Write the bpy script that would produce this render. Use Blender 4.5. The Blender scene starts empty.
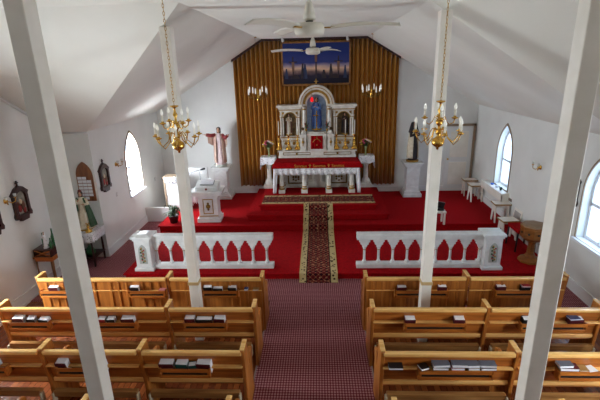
import bpy, math, random
from mathutils import Vector, Matrix
from mathutils.geometry import tessellate_polygon
random.seed(7)
PI = math.pi
S = bpy.context.scene
COL = S.collection

# ------------------------------------------------------------------ camera, world, light, exposure
cd = bpy.data.cameras.new('camera'); cam = bpy.data.objects.new('camera', cd); COL.objects.link(cam)
cd.sensor_width = 36.0; cd.sensor_fit = 'HORIZONTAL'; cd.lens = 422.1 / 600 * 36
cd.clip_start = .05; cd.clip_end = 200
_p, _y, _r = (math.radians(v) for v in (17.715, 2.776, -1.482))
_f = Vector((-math.sin(_y) * math.cos(_p), math.cos(_y) * math.cos(_p), -math.sin(_p)))
_t = Vector((math.cos(_y), math.sin(_y), 0)); _u = _t.cross(_f)
_rx = _t * math.cos(_r) + _u * math.sin(_r); _ux = -_t * math.sin(_r) + _u * math.cos(_r)
cam.matrix_world = Matrix(((_rx.x, _ux.x, -_f.x, .106), (_rx.y, _ux.y, -_f.y, 0), (_rx.z, _ux.z, -_f.z, 4.1), (0, 0, 0, 1)))
S.camera = cam

w = bpy.data.worlds.new('world'); S.world = w; w.use_nodes = True
w.node_tree.nodes['Background'].inputs[0].default_value = (.62, .78, 1, 1)
w.node_tree.nodes['Background'].inputs[1].default_value = 2.0

def area(name, loc, direction, sx, sy, power, color):
    l = bpy.data.lights.new(name, 'AREA'); l.shape = 'RECTANGLE'; l.size = sx; l.size_y = sy
    l.energy = power; l.color = color
    o = bpy.data.objects.new(name, l); COL.objects.link(o); o.location = loc
    o.rotation_euler = Vector(direction).to_track_quat('-Z', 'Z').to_euler()
    return o
# daylight standing outside each window opening
area('daylight_left_chancel', (-5.15, 10.62, 1.75), (1, 0, -.1), 1.0, 1.7, 200, (1, .98, .96))
area('daylight_right_chancel', (5.15, 10.62, 1.75), (-1, 0, -.1), 1.0, 1.7, 9, (.62, .8, 1))
area('daylight_right_nave', (5.15, 6.88, 1.75), (-1, 0, -.1), 1.0, 1.7, 10, (.66, .83, 1))
area('daylight_right_nave_near', (5.15, 3.0, 1.75), (-1, 0, -.05), 1.0, 1.7, 230, (1, .985, .93))
area('daylight_left_nave', (-5.76, 5.1, 1.75), (1, 0, -.05), 1.0, 1.7, 310, (1, .98, .92))
area('daylight_left_nave_near', (-5.76, 2.0, 1.75), (1, 0, -.05), 1.0, 1.7, 20, (1, .98, .95))
vs = S.view_settings
vs.view_transform = 'Standard'; vs.look = 'None'; vs.gamma = 1; vs.use_curve_mapping = False
vs.exposure = 1.22

# ------------------------------------------------------------------ materials
def lin(c):
    return tuple(((v / 255) / 12.92 if v / 255 <= .04045 else ((v / 255 + .055) / 1.055) ** 2.4) for v in c) + (1,)
MATS = {}
def mat(name, col, rough=.6, metal=0, col2=None, scale=(8, 8, 8), bump=0, emit=0, detail=3, spec=.5, lo=.35, hi=.65, trans=0):
    if name in MATS: return MATS[name]
    m = bpy.data.materials.new(name); m.use_nodes = True; nt = m.node_tree; b = nt.nodes['Principled BSDF']
    b.inputs['Base Color'].default_value = lin(col); b.inputs['Roughness'].default_value = rough
    b.inputs['Metallic'].default_value = metal; b.inputs['Specular IOR Level'].default_value = spec
    if col2 or bump:
        tc = nt.nodes.new('ShaderNodeTexCoord'); mp = nt.nodes.new('ShaderNodeMapping'); mp.inputs['Scale'].default_value = scale
        n = nt.nodes.new('ShaderNodeTexNoise'); n.inputs['Scale'].default_value = 1; n.inputs['Detail'].default_value = detail
        nt.links.new(tc.outputs['Object'], mp.inputs[0]); nt.links.new(mp.outputs[0], n.inputs[0])
        if col2:
            r = nt.nodes.new('ShaderNodeValToRGB'); r.color_ramp.elements[0].position = lo; r.color_ramp.elements[1].position = hi
            r.color_ramp.elements[0].color = lin(col); r.color_ramp.elements[1].color = lin(col2)
            nt.links.new(n.outputs[0], r.inputs[0]); nt.links.new(r.outputs[0], b.inputs['Base Color'])
        if bump:
            bp = nt.nodes.new('ShaderNodeBump'); bp.inputs['Strength'].default_value = bump; bp.inputs['Distance'].default_value = .02
            nt.links.new(n.outputs[0], bp.inputs['Height']); nt.links.new(bp.outputs[0], b.inputs['Normal'])
    if emit:
        b.inputs['Emission Color'].default_value = lin(col); b.inputs['Emission Strength'].default_value = emit
    if trans: b.inputs['Transmission Weight'].default_value = trans
    MATS[name] = m; return m

PLASTER = mat('white_plaster', (222, 222, 218), .9, col2=(228, 228, 224), scale=(1.5, 1.5, 1.5), bump=.08)
CEIL = mat('ceiling_paint', (226, 224, 214), .92, col2=(231, 229, 220), scale=(1, 1, 1), bump=.08)
WHITE = mat('white_paint', (238, 232, 222), .45, col2=(230, 224, 212), scale=(5, 5, 5))
TRIMW = mat('white_trim', (226, 226, 224), .5)
RED = mat('red_carpet', (166, 8, 16), .95, col2=(138, 5, 12), scale=(30, 30, 30), bump=.25, spec=.1)
GOLD = mat('gold_paint', (176, 138, 62), .45, .4, col2=(150, 112, 44), scale=(20, 20, 20))
BRASS = mat('polished_brass', (226, 182, 92), .27, 1, col2=(204, 154, 66), scale=(25, 25, 25))
ANTIQ = mat('aged_brass', (150, 118, 52), .4, .8, col2=(110, 82, 34), scale=(25, 25, 25))
CANDLE = mat('candle_wax', (240, 236, 222), .4)
BULB = mat('bulb_glass', (250, 248, 240), .25, emit=.1)
OAK = mat('golden_oak', (186, 110, 42), .34, col2=(144, 76, 25), scale=(1.6, 22, 22), bump=.05, detail=6)
OAKV = mat('golden_oak_panels', (188, 116, 46), .4, col2=(148, 84, 30), scale=(22, 22, 1.6), bump=.05, detail=6)
OAKL = mat('glare_paled_oak', (238, 192, 120), .25, col2=(216, 160, 88), scale=(1.6, 22, 22), detail=5)  # oak paled so rails and edges carry window glare in their colour
DARKW = mat('dark_walnut', (62, 26, 18), .4, col2=(40, 16, 12), scale=(10, 10, 30), detail=5)
BLACK = mat('black', (16, 15, 16), .5)
GREEN = mat('bottle_green', (18, 96, 44), .3, col2=(12, 66, 32), scale=(20, 20, 20))
LEAF = mat('leaf_green', (34, 62, 26), .5, col2=(58, 88, 40), scale=(30, 30, 30))
SKIN = mat('painted_skin', (196, 150, 120), .5)
HAIR = mat('dark_brown_hair', (44, 26, 20), .6)
LINEN = mat('white_linen', (236, 234, 234), .85, col2=(222, 220, 224), scale=(40, 40, 40), bump=.2)

def nodemat(name, rough=.6, spec=.5):
    m = bpy.data.materials.new(name); m.use_nodes = True; nt = m.node_tree; b = nt.nodes['Principled BSDF']
    b.inputs['Roughness'].default_value = rough; b.inputs['Specular IOR Level'].default_value = spec
    def N(t, **k):
        n = nt.nodes.new(t)
        for a, v in k.items(): setattr(n, a, v)
        return n
    def math_(op, a, c=None):
        n = N('ShaderNodeMath', operation=op)
        for i, v in enumerate((a, c)):
            if v is None: continue
            if isinstance(v, (int, float)): n.inputs[i].default_value = v
            else: nt.links.new(v, n.inputs[i])
        return n.outputs[0]
    def mix(fac, c1, c2):
        n = N('ShaderNodeMix', data_type='RGBA')
        if isinstance(fac, (int, float)): n.inputs[0].default_value = fac
        else: nt.links.new(fac, n.inputs[0])
        for i, c in ((6, c1), (7, c2)):
            if isinstance(c, tuple): n.inputs[i].default_value = c
            else: nt.links.new(c, n.inputs[i])
        return n.outputs[2]
    return m, nt, b, N, math_, mix

def make_floor():
    m, nt, b, N, M, mix = nodemat('varnished_floorboards', .22, .6)
    tc = N('ShaderNodeTexCoord'); sp = N('ShaderNodeSeparateXYZ'); nt.links.new(tc.outputs['Object'], sp.inputs[0])
    x = M('MULTIPLY', sp.outputs[0], 12.0); idx = M('FLOOR', x); fr = M('FRACT', x)
    wn = N('ShaderNodeTexWhiteNoise', noise_dimensions='1D'); nt.links.new(idx, wn.inputs['W'])
    c = mix(wn.outputs[0], lin((112, 52, 26)), lin((160, 88, 44)))
    mp = N('ShaderNodeMapping'); mp.inputs['Scale'].default_value = (40, 1.5, 1); nt.links.new(tc.outputs['Object'], mp.inputs[0])
    n = N('ShaderNodeTexNoise'); n.inputs['Scale'].default_value = 1; nt.links.new(mp.outputs[0], n.inputs[0])
    c = mix(M('MULTIPLY', n.outputs[0], .4), c, lin((70, 30, 16)))
    gap = M('LESS_THAN', fr, .06); c = mix(gap, c, lin((34, 14, 8)))
    nt.links.new(c, b.inputs['Base Color']); return m
FLOORW = make_floor()

def make_aisle():
    m, nt, b, N, M, mix = nodemat('burgundy_lattice_carpet', .95, .1)
    tc = N('ShaderNodeTexCoord'); sp = N('ShaderNodeSeparateXYZ'); nt.links.new(tc.outputs['Object'], sp.inputs[0])
    k = 2 * PI / .062
    a = M('SINE', M('MULTIPLY', M('ADD', sp.outputs[0], M('MULTIPLY', sp.outputs[1], .8)), k / 1.2))
    c_ = M('SINE', M('MULTIPLY', M('SUBTRACT', sp.outputs[0], M('MULTIPLY', sp.outputs[1], .8)), k / 1.2))
    f = M('GREATER_THAN', M('MULTIPLY', a, c_), .12)
    n = N('ShaderNodeTexNoise'); n.inputs['Scale'].default_value = 120
    base = mix(n.outputs[0], lin((96, 36, 44)), lin((118, 50, 58)))
    c = mix(f, base, lin((172, 122, 124)))
    nt.links.new(c, b.inputs['Base Color']); return m
AISLE = make_aisle()

def make_runner():
    m, nt, b, N, M, mix = nodemat('patterned_runner', .95, .1)
    uv = N('ShaderNodeUVMap'); uv.uv_map = 'UVMap'; sp = N('ShaderNodeSeparateXYZ'); nt.links.new(uv.outputs[0], sp.inputs[0])
    u = M('ABSOLUTE', sp.outputs[0]); v = sp.outputs[1]
    k = 2 * PI / .22
    lat = M('MULTIPLY', M('SINE', M('MULTIPLY', M('ADD', sp.outputs[0], v), k)), M('SINE', M('MULTIPLY', M('SUBTRACT', sp.outputs[0], v), k)))
    vor = N('ShaderNodeTexVoronoi'); vor.inputs['Scale'].default_value = 15; nt.links.new(uv.outputs[0], vor.inputs[0])
    centre = mix(M('LESS_THAN', vor.outputs[0], .28), lin((96, 22, 26)), lin((176, 128, 92)))
    centre = mix(M('GREATER_THAN', lat, .55), centre, lin((44, 26, 30)))
    centre = mix(M('LESS_THAN', M('ABSOLUTE', lat), .06), centre, lin((160, 116, 84)))
    border = mix(M('LESS_THAN', vor.outputs[0], .36), lin((196, 176, 128)), lin((66, 50, 34)))
    c = mix(M('GREATER_THAN', u, .235), centre, border)
    c = mix(M('GREATER_THAN', u, .35), c, lin((196, 172, 116)))
    e = M('LESS_THAN', M('ABSOLUTE', M('SUBTRACT', u, .235)), .012); c = mix(e, c, lin((52, 26, 20)))
    nt.links.new(c, b.inputs['Base Color']); return m
RUNNER = make_runner()

def make_curtain():
    m, nt, b, N, M, mix = nodemat('gold_curtain_cloth', .75, .25)
    tc = N('ShaderNodeTexCoord'); mp = N('ShaderNodeMapping'); mp.inputs['Scale'].default_value = (25, 25, .6); nt.links.new(tc.outputs['Object'], mp.inputs[0])
    n = N('ShaderNodeTexNoise'); n.inputs['Scale'].default_value = 1; nt.links.new(mp.outputs[0], n.inputs[0])
    c = mix(n.outputs[0], lin((150, 92, 22)), lin((198, 138, 44)))
    nt.links.new(c, b.inputs['Base Color']); b.inputs['Sheen Weight'].default_value = .2; return m
CURT = make_curtain()

def make_lace():
    m, nt, b, N, M, mix = nodemat('white_lace', .9, .1)
    tc = N('ShaderNodeTexCoord'); v = N('ShaderNodeTexVoronoi'); v.inputs['Scale'].default_value = 26; nt.links.new(tc.outputs['Object'], v.inputs[0])
    c = mix(M('LESS_THAN', v.outputs[0], .28), lin((236, 236, 238)), lin((150, 146, 150)))
    nt.links.new(c, b.inputs['Base Color']); return m
LACE = make_lace()

def make_glass(name, tint):
    m = bpy.data.materials.new(name); m.use_nodes = True; nt = m.node_tree; nt.nodes.clear()
    o = nt.nodes.new('ShaderNodeOutputMaterial'); t = nt.nodes.new('ShaderNodeBsdfTransparent'); g = nt.nodes.new('ShaderNodeBsdfGlossy')
    t.inputs[0].default_value = tint; g.inputs['Roughness'].default_value = .15
    f = nt.nodes.new('ShaderNodeMixShader'); f.inputs[0].default_value = .06
    nt.links.new(t.outputs[0], f.inputs[1]); nt.links.new(g.outputs[0], f.inputs[2]); nt.links.new(f.outputs[0], o.inputs[0]); return m
GLASSW = make_glass('window_glass', (.9, .95, 1, 1))

def make_painting():
    m, nt, b, N, M, mix = nodemat('painted_sky_and_ground', .55, .3)
    tc = N('ShaderNodeTexCoord'); sp = N('ShaderNodeSeparateXYZ'); nt.links.new(tc.outputs['Generated'], sp.inputs[0])
    n = N('ShaderNodeTexNoise'); n.inputs['Scale'].default_value = 5; n.inputs['Detail'].default_value = 5; nt.links.new(tc.outputs['Generated'], n.inputs[0])
    z = M('ADD', sp.outputs[2], M('MULTIPLY', M('SUBTRACT', n.outputs[0], .5), .22))
    r = N('ShaderNodeValToRGB'); nt.links.new(z, r.inputs[0]); e = r.color_ramp.elements
    e[0].position = .0; e[0].color = lin((22, 20, 40)); e[1].position = 1; e[1].color = lin((24, 44, 104))
    for p, c in ((.2, (34, 28, 52)), (.27, (110, 84, 84)), (.38, (222, 180, 148)), (.46, (150, 132, 150)), (.54, (48, 58, 120)), (.78, (26, 44, 112))):
        q = e.new(p); q.color = lin(c)
    nt.links.new(r.outputs[0], b.inputs['Base Color']); return m
PAINTING = make_painting()

# ------------------------------------------------------------------ mesh builder
class MB:
    def __init__(s): s.v = []; s.f = []; s.m = []; s.s = []; s.k = 0
    def mt(s, k): s.k = k; return s
    def _add(s, vs, fs, smooth=False, M=None):
        o = len(s.v); s.v += [tuple(M @ Vector(p)) if M else tuple(p) for p in vs]
        for f in fs: s.f.append(tuple(i + o for i in f)); s.m.append(s.k); s.s.append(smooth)
        return s
    def box(s, x0, x1, y0, y1, z0, z1, M=None, taper=0):
        t = taper; a = (x1 - x0) * t / 2; b = (y1 - y0) * t / 2
        vs = [(x0, y0, z0), (x1, y0, z0), (x1, y1, z0), (x0, y1, z0), (x0 + a, y0 + b, z1), (x1 - a, y0 + b, z1), (x1 - a, y1 - b, z1), (x0 + a, y1 - b, z1)]
        return s._add(vs, [(3, 2, 1, 0), (4, 5, 6, 7), (0, 1, 5, 4), (1, 2, 6, 5), (2, 3, 7, 6), (3, 0, 4, 7)], False, M)
    def lathe(s, prof, c=(0, 0, 0), n=16, M=None, sx=1, sy=1, smooth=True, fold=0, nf=0):
        vs = []; fs = []
        for i, (r, z) in enumerate(prof):
            for j in range(n):
                a = 2 * PI * (j + .5 * (n == 4 or n == 8)) / n; rr = r * (1 + (fold * math.sin(nf * a) if fold else 0))
                vs.append((c[0] + rr * sx * math.cos(a), c[1] + rr * sy * math.sin(a), c[2] + z))
        for i in range(len(prof) - 1):
            for j in range(n):
                k = (j + 1) % n; fs.append((i * n + j, i * n + k, (i + 1) * n + k, (i + 1) * n + j))
        s._add(vs, fs, smooth, M)
        s._add(vs[:n], [tuple(range(n - 1, -1, -1))], False, M) if prof[0][0] > .0005 else None
        s._add(vs[-n:], [tuple(range(n))], False, M) if prof[-1][0] > .0005 else None
        return s
    def sphere(s, c, r, n=12, M=None, rz=None, ry=None):
        rz = rz or r; ry = ry or r; m = max(6, n // 2)
        return s.lathe([(max(1e-4, r * math.sin(PI * i / m)), -rz * math.cos(PI * i / m)) for i in range(m + 1)], c, n, M, 1, ry / r)
    def tube(s, pts, rad, n=8, M=None, caps=True, flat=1):
        P = [Vector(p) for p in pts]; R = rad if isinstance(rad, (list, tuple)) else [rad] * len(P)
        vs = []; up = Vector((0, 0, 1)); prev = None
        for i, p in enumerate(P):
            d = (P[min(i + 1, len(P) - 1)] - P[max(i - 1, 0)]).normalized()
            if prev is None:
                a = d.cross(up) if abs(d.z) < .95 else d.cross(Vector((0, 1, 0)))
            else: a = prev - d * prev.dot(d)
            a.normalize(); b = d.cross(a); prev = a
            for j in range(n):
                t = 2 * PI * j / n; vs.append(tuple(p + a * (math.cos(t) * R[i]) + b * (math.sin(t) * R[i] * flat)))
        fs = [(i * n + j, i * n + (j + 1) % n, (i + 1) * n + (j + 1) % n, (i + 1) * n + j) for i in range(len(P) - 1) for j in range(n)]
        s._add(vs, fs, True, M)
        if caps:
            s._add(vs[:n], [tuple(range(n - 1, -1, -1))], False, M); s._add(vs[-n:], [tuple(range(n))], False, M)
        return s
    def prism(s, poly, a0, a1, axis='x', holes=(), M=None):
        """extrude a 2D polygon (two remaining axes in order) from a0 to a1 along axis"""
        def T(p, a): return (a, p[0], p[1]) if axis == 'x' else ((p[0], a, p[1]) if axis == 'y' else (p[0], p[1], a))
        loops = [list(poly)] + [list(h) for h in holes]; allp = [p for l in loops for p in l]; n = len(allp)
        tri = tessellate_polygon([[Vector((p[0], p[1], 0)) for p in l] for l in loops])
        vs = [T(p, a0) for p in allp] + [T(p, a1) for p in allp]
        s._add(vs, [tuple(t) for t in tri] + [tuple(i + n for i in reversed(t)) for t in tri], False, M)
        o = 0
        for l in loops:
            for i in range(len(l)):
                j = (i + 1) % len(l); s._add([vs[o + i], vs[o + j], vs[o + j + n], vs[o + i + n]], [(0, 1, 2, 3)], False, M)
            o += len(l)
        return s
    def grid(s, fn, nu, nv, smooth=True, M=None, thick=None):
        vs = [fn(i / nu, j / nv) for j in range(nv + 1) for i in range(nu + 1)]
        fs = [(j * (nu + 1) + i, j * (nu + 1) + i + 1, (j + 1) * (nu + 1) + i + 1, (j + 1) * (nu + 1) + i) for j in range(nv) for i in range(nu)]
        return s._add(vs, fs, smooth, M)
    def build(s, name, mats, parent=None, bevel=0, solid=0, loc=None, rot=None):
        me = bpy.data.meshes.new(name); me.from_pydata(s.v, [], s.f); me.update()
        mats = mats if isinstance(mats, (list, tuple)) else [mats]
        for m in mats: me.materials.append(m)
        for p, k, sm in zip(me.polygons, s.m, s.s): p.material_index = k; p.use_smooth = sm
        import bmesh
        bm = bmesh.new(); bm.from_mesh(me); bmesh.ops.remove_doubles(bm, verts=bm.verts, dist=1e-5)
        bmesh.ops.recalc_face_normals(bm, faces=bm.faces); bm.to_mesh(me); bm.free()
        o = bpy.data.objects.new(name, me); COL.objects.link(o)
        if parent: o.parent = parent
        if loc: o.location = loc
        if rot: o.rotation_euler = (0, 0, rot)
        if solid:
            q = o.modifiers.new('solid', 'SOLIDIFY'); q.thickness = solid; q.offset = 0
        if bevel:
            q = o.modifiers.new('bevel', 'BEVEL'); q.width = bevel; q.segments = 2; q.limit_method = 'ANGLE'
        return o

def tag(o, label, cat, group=None):
    o['label'] = label; o['category'] = cat
    if group: o['group'] = group
    return o
def thing(name, label, cat, loc=(0, 0, 0), rz=0, group=None):
    o = bpy.data.objects.new(name, None); COL.objects.link(o); o.location = loc; o.rotation_euler = (0, 0, rz); o.empty_display_size = .1
    return tag(o, label, cat, group)
def struct(o): o['kind'] = 'structure'; return o
def dup(root, loc, rz=0, label=None):
    r = root.copy(); COL.objects.link(r); r.location = loc; r.rotation_euler = (0, 0, rz)
    if label: r['label'] = label
    for ch in list(root.children):
        c = ch.copy(); COL.objects.link(c); c.parent = r
        for g in list(ch.children):
            d = g.copy(); COL.objects.link(d); d.parent = c
    return r
def gothic(c, wd, z0, zs, n=8):
    """gothic outline around centre c (first axis), width wd, sill z0, spring zs"""
    l, r = c - wd / 2, c + wd / 2; pts = [(l, z0), (r, z0)]
    for i in range(n + 1):
        a = (PI / 3) * i / n; pts.append((l + wd * math.cos(a), zs + wd * math.sin(a)))
    for i in range(1, n + 1):
        a = PI / 3 + (PI / 3) * 0 + (PI / 3) * i / n; q = PI - (PI / 3) * (1 - i / n)
        pts.append((r + wd * math.cos(q), zs + wd * math.sin(q)))
    return pts

# ------------------------------------------------------------------ the room
W = 4.75; WN = 5.36; ZE = 2.88; ZF = 4.82; FX = 1.48; YB = 12.7; YR = -2.6; YC = 8.69
struct(MB().box(-WN - .3, W + .3, YR - .3, YB + .3, -.2, 0).build('floor', FLOORW))
# burgundy carpet: aisle, cross aisle, left chancel strip
cp = [(-.81, YR), (.81, YR), (.81, 6.5), (W, 6.5), (W, 7.6), (W, 7.6), (-3.9, 7.6), (-3.9, 10.95), (-W, 10.95), (-W, YC), (-WN, YC), (-WN, 6.75), (-.81, 6.75)]
cp.remove((W, 7.6))
struct(MB().prism(cp, 0, .012, 'z').build('carpet', AISLE))
struct(MB().box(-.83, -.81, YR, 6.5, 0, .016).box(.81, .83, YR, 6.5, 0, .016).build('trim_1', mat('carpet_edge_strip', (150, 130, 124), .5)))

def wall_side(name, X, thick, y0, y1, top, holes):
    poly = [(y0, 0), (y1, 0)] + top
    a1 = X + thick
    return struct(MB().prism(poly, X, a1, 'x', holes).build(name, PLASTER))
WINL = gothic(10.62, .84, 1.0, 1.85); WINR = gothic(10.62, .84, 1.0, 1.85)
WINR2 = gothic(6.88, .84, 1.0, 1.85); WINR3 = gothic(3.0, .84, 1.0, 1.85)
WINL2 = gothic(5.1, .84, 1.0, 1.85); WINL3 = gothic(2.0, .84, 1.0, 1.85)
wall_side('wall_left_chancel', -W, -.22, YC + .2, YB, [(YB, ZE + .05), (YC + .2, ZE + .05)], [WINL])
wall_side('wall_left', -WN, -.22, YR, YC, [(YC, ZE + .05), (5.24, ZF + .05), (YR, ZF + .05)], [WINL2, WINL3])
wall_side('wall_right', W, .22, YR, YB, [(YB, ZE + .05), (6.42, ZE + .05), (3.94, ZF + .05), (YR, ZF + .05)], [WINR, WINR2, WINR3])
struct(MB().box(-WN - .22, -W - .0, YC, YC + .2, 0, ZE + .3).build('wall_left_return', PLASTER))
bp = [(-W - .2, 0), (W + .2, 0), (W + .2, ZE - .02), (W, ZE + .04), (FX, ZF + .04), (-FX, ZF + .04), (-W, ZE + .04), (-W - .2, ZE - .02)]
struct(MB().prism(bp, YB, YB + .2, 'y').build('wall_front', PLASTER))
struct(MB().prism([(-WN - .2, 0), (W + .2, 0), (W + .2, ZF + .1), (-WN - .2, ZF + .1)], YR - .2, YR, 'y').build('wall_rear', PLASTER))
# ceiling
cm = MB()
A = (-FX, 5.24, ZF); B = (-W, YC, ZE); B2 = (-WN - .2, YC, ZE); A2 = (-WN - .2, 5.24, ZF)
C_ = (FX, 5.70, ZF); D = (W, 6.42, ZE); E_ = (W, 3.94, ZF)
cm._add([A, B, (-W, YB + .1, ZE), (-FX, YB + .1, ZF)], [(0, 1, 2, 3)])
cm._add([A, A2, B2, B], [(0, 1, 2, 3)])
cm._add([C_, (FX, YB + .1, ZF), (W, YB + .1, ZE), D], [(0, 1, 2, 3)])
cm._add([C_, D, E_], [(0, 1, 2)])
cm._add([(-FX, YB + .1, ZF), (FX, YB + .1, ZF), C_, A], [(0, 1, 2, 3)])
cm._add([A, C_, E_, (W + .2, 3.94, ZF), (W + .2, YR - .2, ZF), (-WN - .2, YR - .2, ZF), A2], [tuple(range(7))])
me_c = cm.build('ceiling', CEIL); struct(me_c)
sm = me_c.modifiers.new('solid', 'SOLIDIFY'); sm.thickness = .1; sm.offset = -1
for p in me_c.data.polygons:
    if p.normal.z > 0: p.flip()
# cornice moulding of left gable and small ceiling trims
def band(name, pts, r=.018, m=TRIMW):
    b = MB().tube(pts, r, 4); return struct(b.build(name, m))
band('trim_2', [(-WN + .02, 5.3, ZF - .05), (-WN + .02, YC - .02, ZE - .03)], .03)
band('trim_3', [(-WN + .02, YC - .02, ZE - .03), (-W + .0, YC - .02, ZE - .03)], .02)
# baseboards
struct(MB().box(-W, -W + .025, YC, 10.95, .012, .2).box(-W, -W + .035, YC, 10.95, .012, .05).build('baseboard_left_chancel', TRIMW))
struct(MB().box(-WN, -WN + .025, 0, YC, 0, .22).box(-WN, -WN + .035, 0, YC, 0, .05).build('baseboard_left', TRIMW))
struct(MB().box(-WN, -W + .025, YC - .025, YC, 0, .22).build('baseboard_left_return', TRIMW))
struct(MB().box(W - .025, W, 0, 7.55, 0, .22).box(W - .03, W, 9.83, YB, .3, .48).box(W - .03, W, 7.55, 9.83, .15, .36).build('baseboard_right', TRIMW))
struct(MB().box(-W, W, YB - .025, YB, .3, .46).build('baseboard_front', TRIMW))

# windows
REVEAL = mat('reveal_paint', (232, 234, 238), .6)
WTRIM = mat('tan_window_trim', (150, 128, 104), .6)
def window(num, X, yc, inward, wd=.84, z0=1.0, zs=1.85, sill=True):
    root = bpy.data.objects.new('window_%d' % num, None); COL.objects.link(root); root['kind'] = 'structure'
    o_ = gothic(yc, wd, z0, zs); d = -inward
    big = gothic(yc, wd + .05, z0 - .0, zs)
    MB().prism(gothic(yc, wd + .05, z0 - .02, zs), X + inward * .02, X - inward * .001, 'x', [gothic(yc, wd - .01, z0 + .005, zs)]).build('window_trim', WTRIM, root)
    xa = X + d * .14; xb = X + d * .19
    fr = MB()
    fr.prism(o_, xa, xb, 'x', [gothic(yc, wd - .11, z0 + .06, zs)])
    fr.box(min(xa, xb) - .0, max(xa, xb), yc - wd / 2 + .03, yc + wd / 2 - .03, 1.62, 1.68)
    fr.box(min(xa, xb), max(xa, xb), yc - .012, yc + .012, z0 + .04, zs + .68)
    fr.build('window_frame', REVEAL, root)
    MB().prism(gothic(yc, wd - .06, z0 + .03, zs), X + d * .165, X + d * .17, 'x').build('pane', GLASSW, root)
    if sill:
        xs = sorted((X + inward * .07, X + d * .14))
        MB().box(xs[0], xs[1], yc - wd / 2 - .05, yc + wd / 2 + .05, z0 - .045, z0 + .004).build('window_sill', REVEAL, root, bevel=.006)
    return root
window(1, -W, 10.62, 1); window(2, W, 10.62, -1, sill=False); window(3, W, 6.88, -1)
window(4, W, 3.0, -1); window(5, -WN, 5.1, 1); window(6, -WN, 2.0, 1)

# sanctuary steps
def step(n, x0, x1, y0, y1, z0, z1):
    nose = .035   # carpeted tread overhangs a set-back riser
    struct(MB().box(x0, x1, y0, y1, z1 - .035, z1).box(x0 + nose, min(x1, W) - (nose if x1 < W else 0), y0 + nose, y1, z0, z1 - .035).build('step_%d' % n, RED, bevel=.01))
step(1, -3.9, W, 7.55, 9.9, 0, .15)
step(2, -4.0, W, 9.83, YB, 0, .3)
step(3, -1.78, 1.88, 10.16, 12.66, .3, .45)
step(4, -1.5, 1.62, 10.5, 12.66, .45, .6)
# low partition at the left end of the platform
struct(MB().box(-W, -4.0, 10.95, 11.0, 0, .42).box(-4.03, -4.0, 10.97, YB, 0, .3).build('wall_left_partition', PLASTER))
# door on the front wall (right)
dr = bpy.data.objects.new('door_1', None); COL.objects.link(dr); dr['kind'] = 'structure'
MB().box(3.9, 4.66, YB - .03, YB - .004, .3, 2.28).build('door_leaf', TRIMW, dr, bevel=.004)
MB().box(4.02, 4.54, YB - .045, YB - .028, 1.35, 2.12).box(4.02, 4.54, YB - .045, YB - .028, .5, 1.2).build('door_panel', WHITE, dr, bevel=.006)
MB().box(4.66, 4.72, YB - .06, YB, .3, 2.34).box(3.86, 4.72, YB - .06, YB, 2.28, 2.34).build('door_frame', WTRIM, dr)
MB().sphere((3.97, YB - .07, 1.3), .03).build('door_knob', BRASS, dr)

# ------------------------------------------------------------------ posts
def post(x, y, top, label, d=.15, w_=.14):
    t = thing('post', label, 'post', (x, y, 0), 0, 'square white posts holding up the ceiling')
    MB().box(-w_ / 2, w_ / 2, -d / 2, d / 2, 0, top).build('shaft', WHITE, t, bevel=.008)
    MB().box(-w_ / 2 - .012, w_ / 2 + .012, -d / 2 - .012, d / 2 + .012, .98, 1.03).build('collar', mat('tan_collar', (196, 164, 112), .5), t, bevel=.005)
    return t
post(-1.893, 3.03, 4.815, 'tall white square post at far left, nearest the viewer')
post(1.90, 3.06, 4.815, 'tall white square post at far right, nearest the viewer', .14)
post(-1.806, 5.67, 4.60, 'slimmer-looking white post behind left brass chandelier, in second pew left of aisle')
post(1.665, 5.66, 4.69, 'slimmer-looking white post behind right brass chandelier, in second pew right of aisle')

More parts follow.
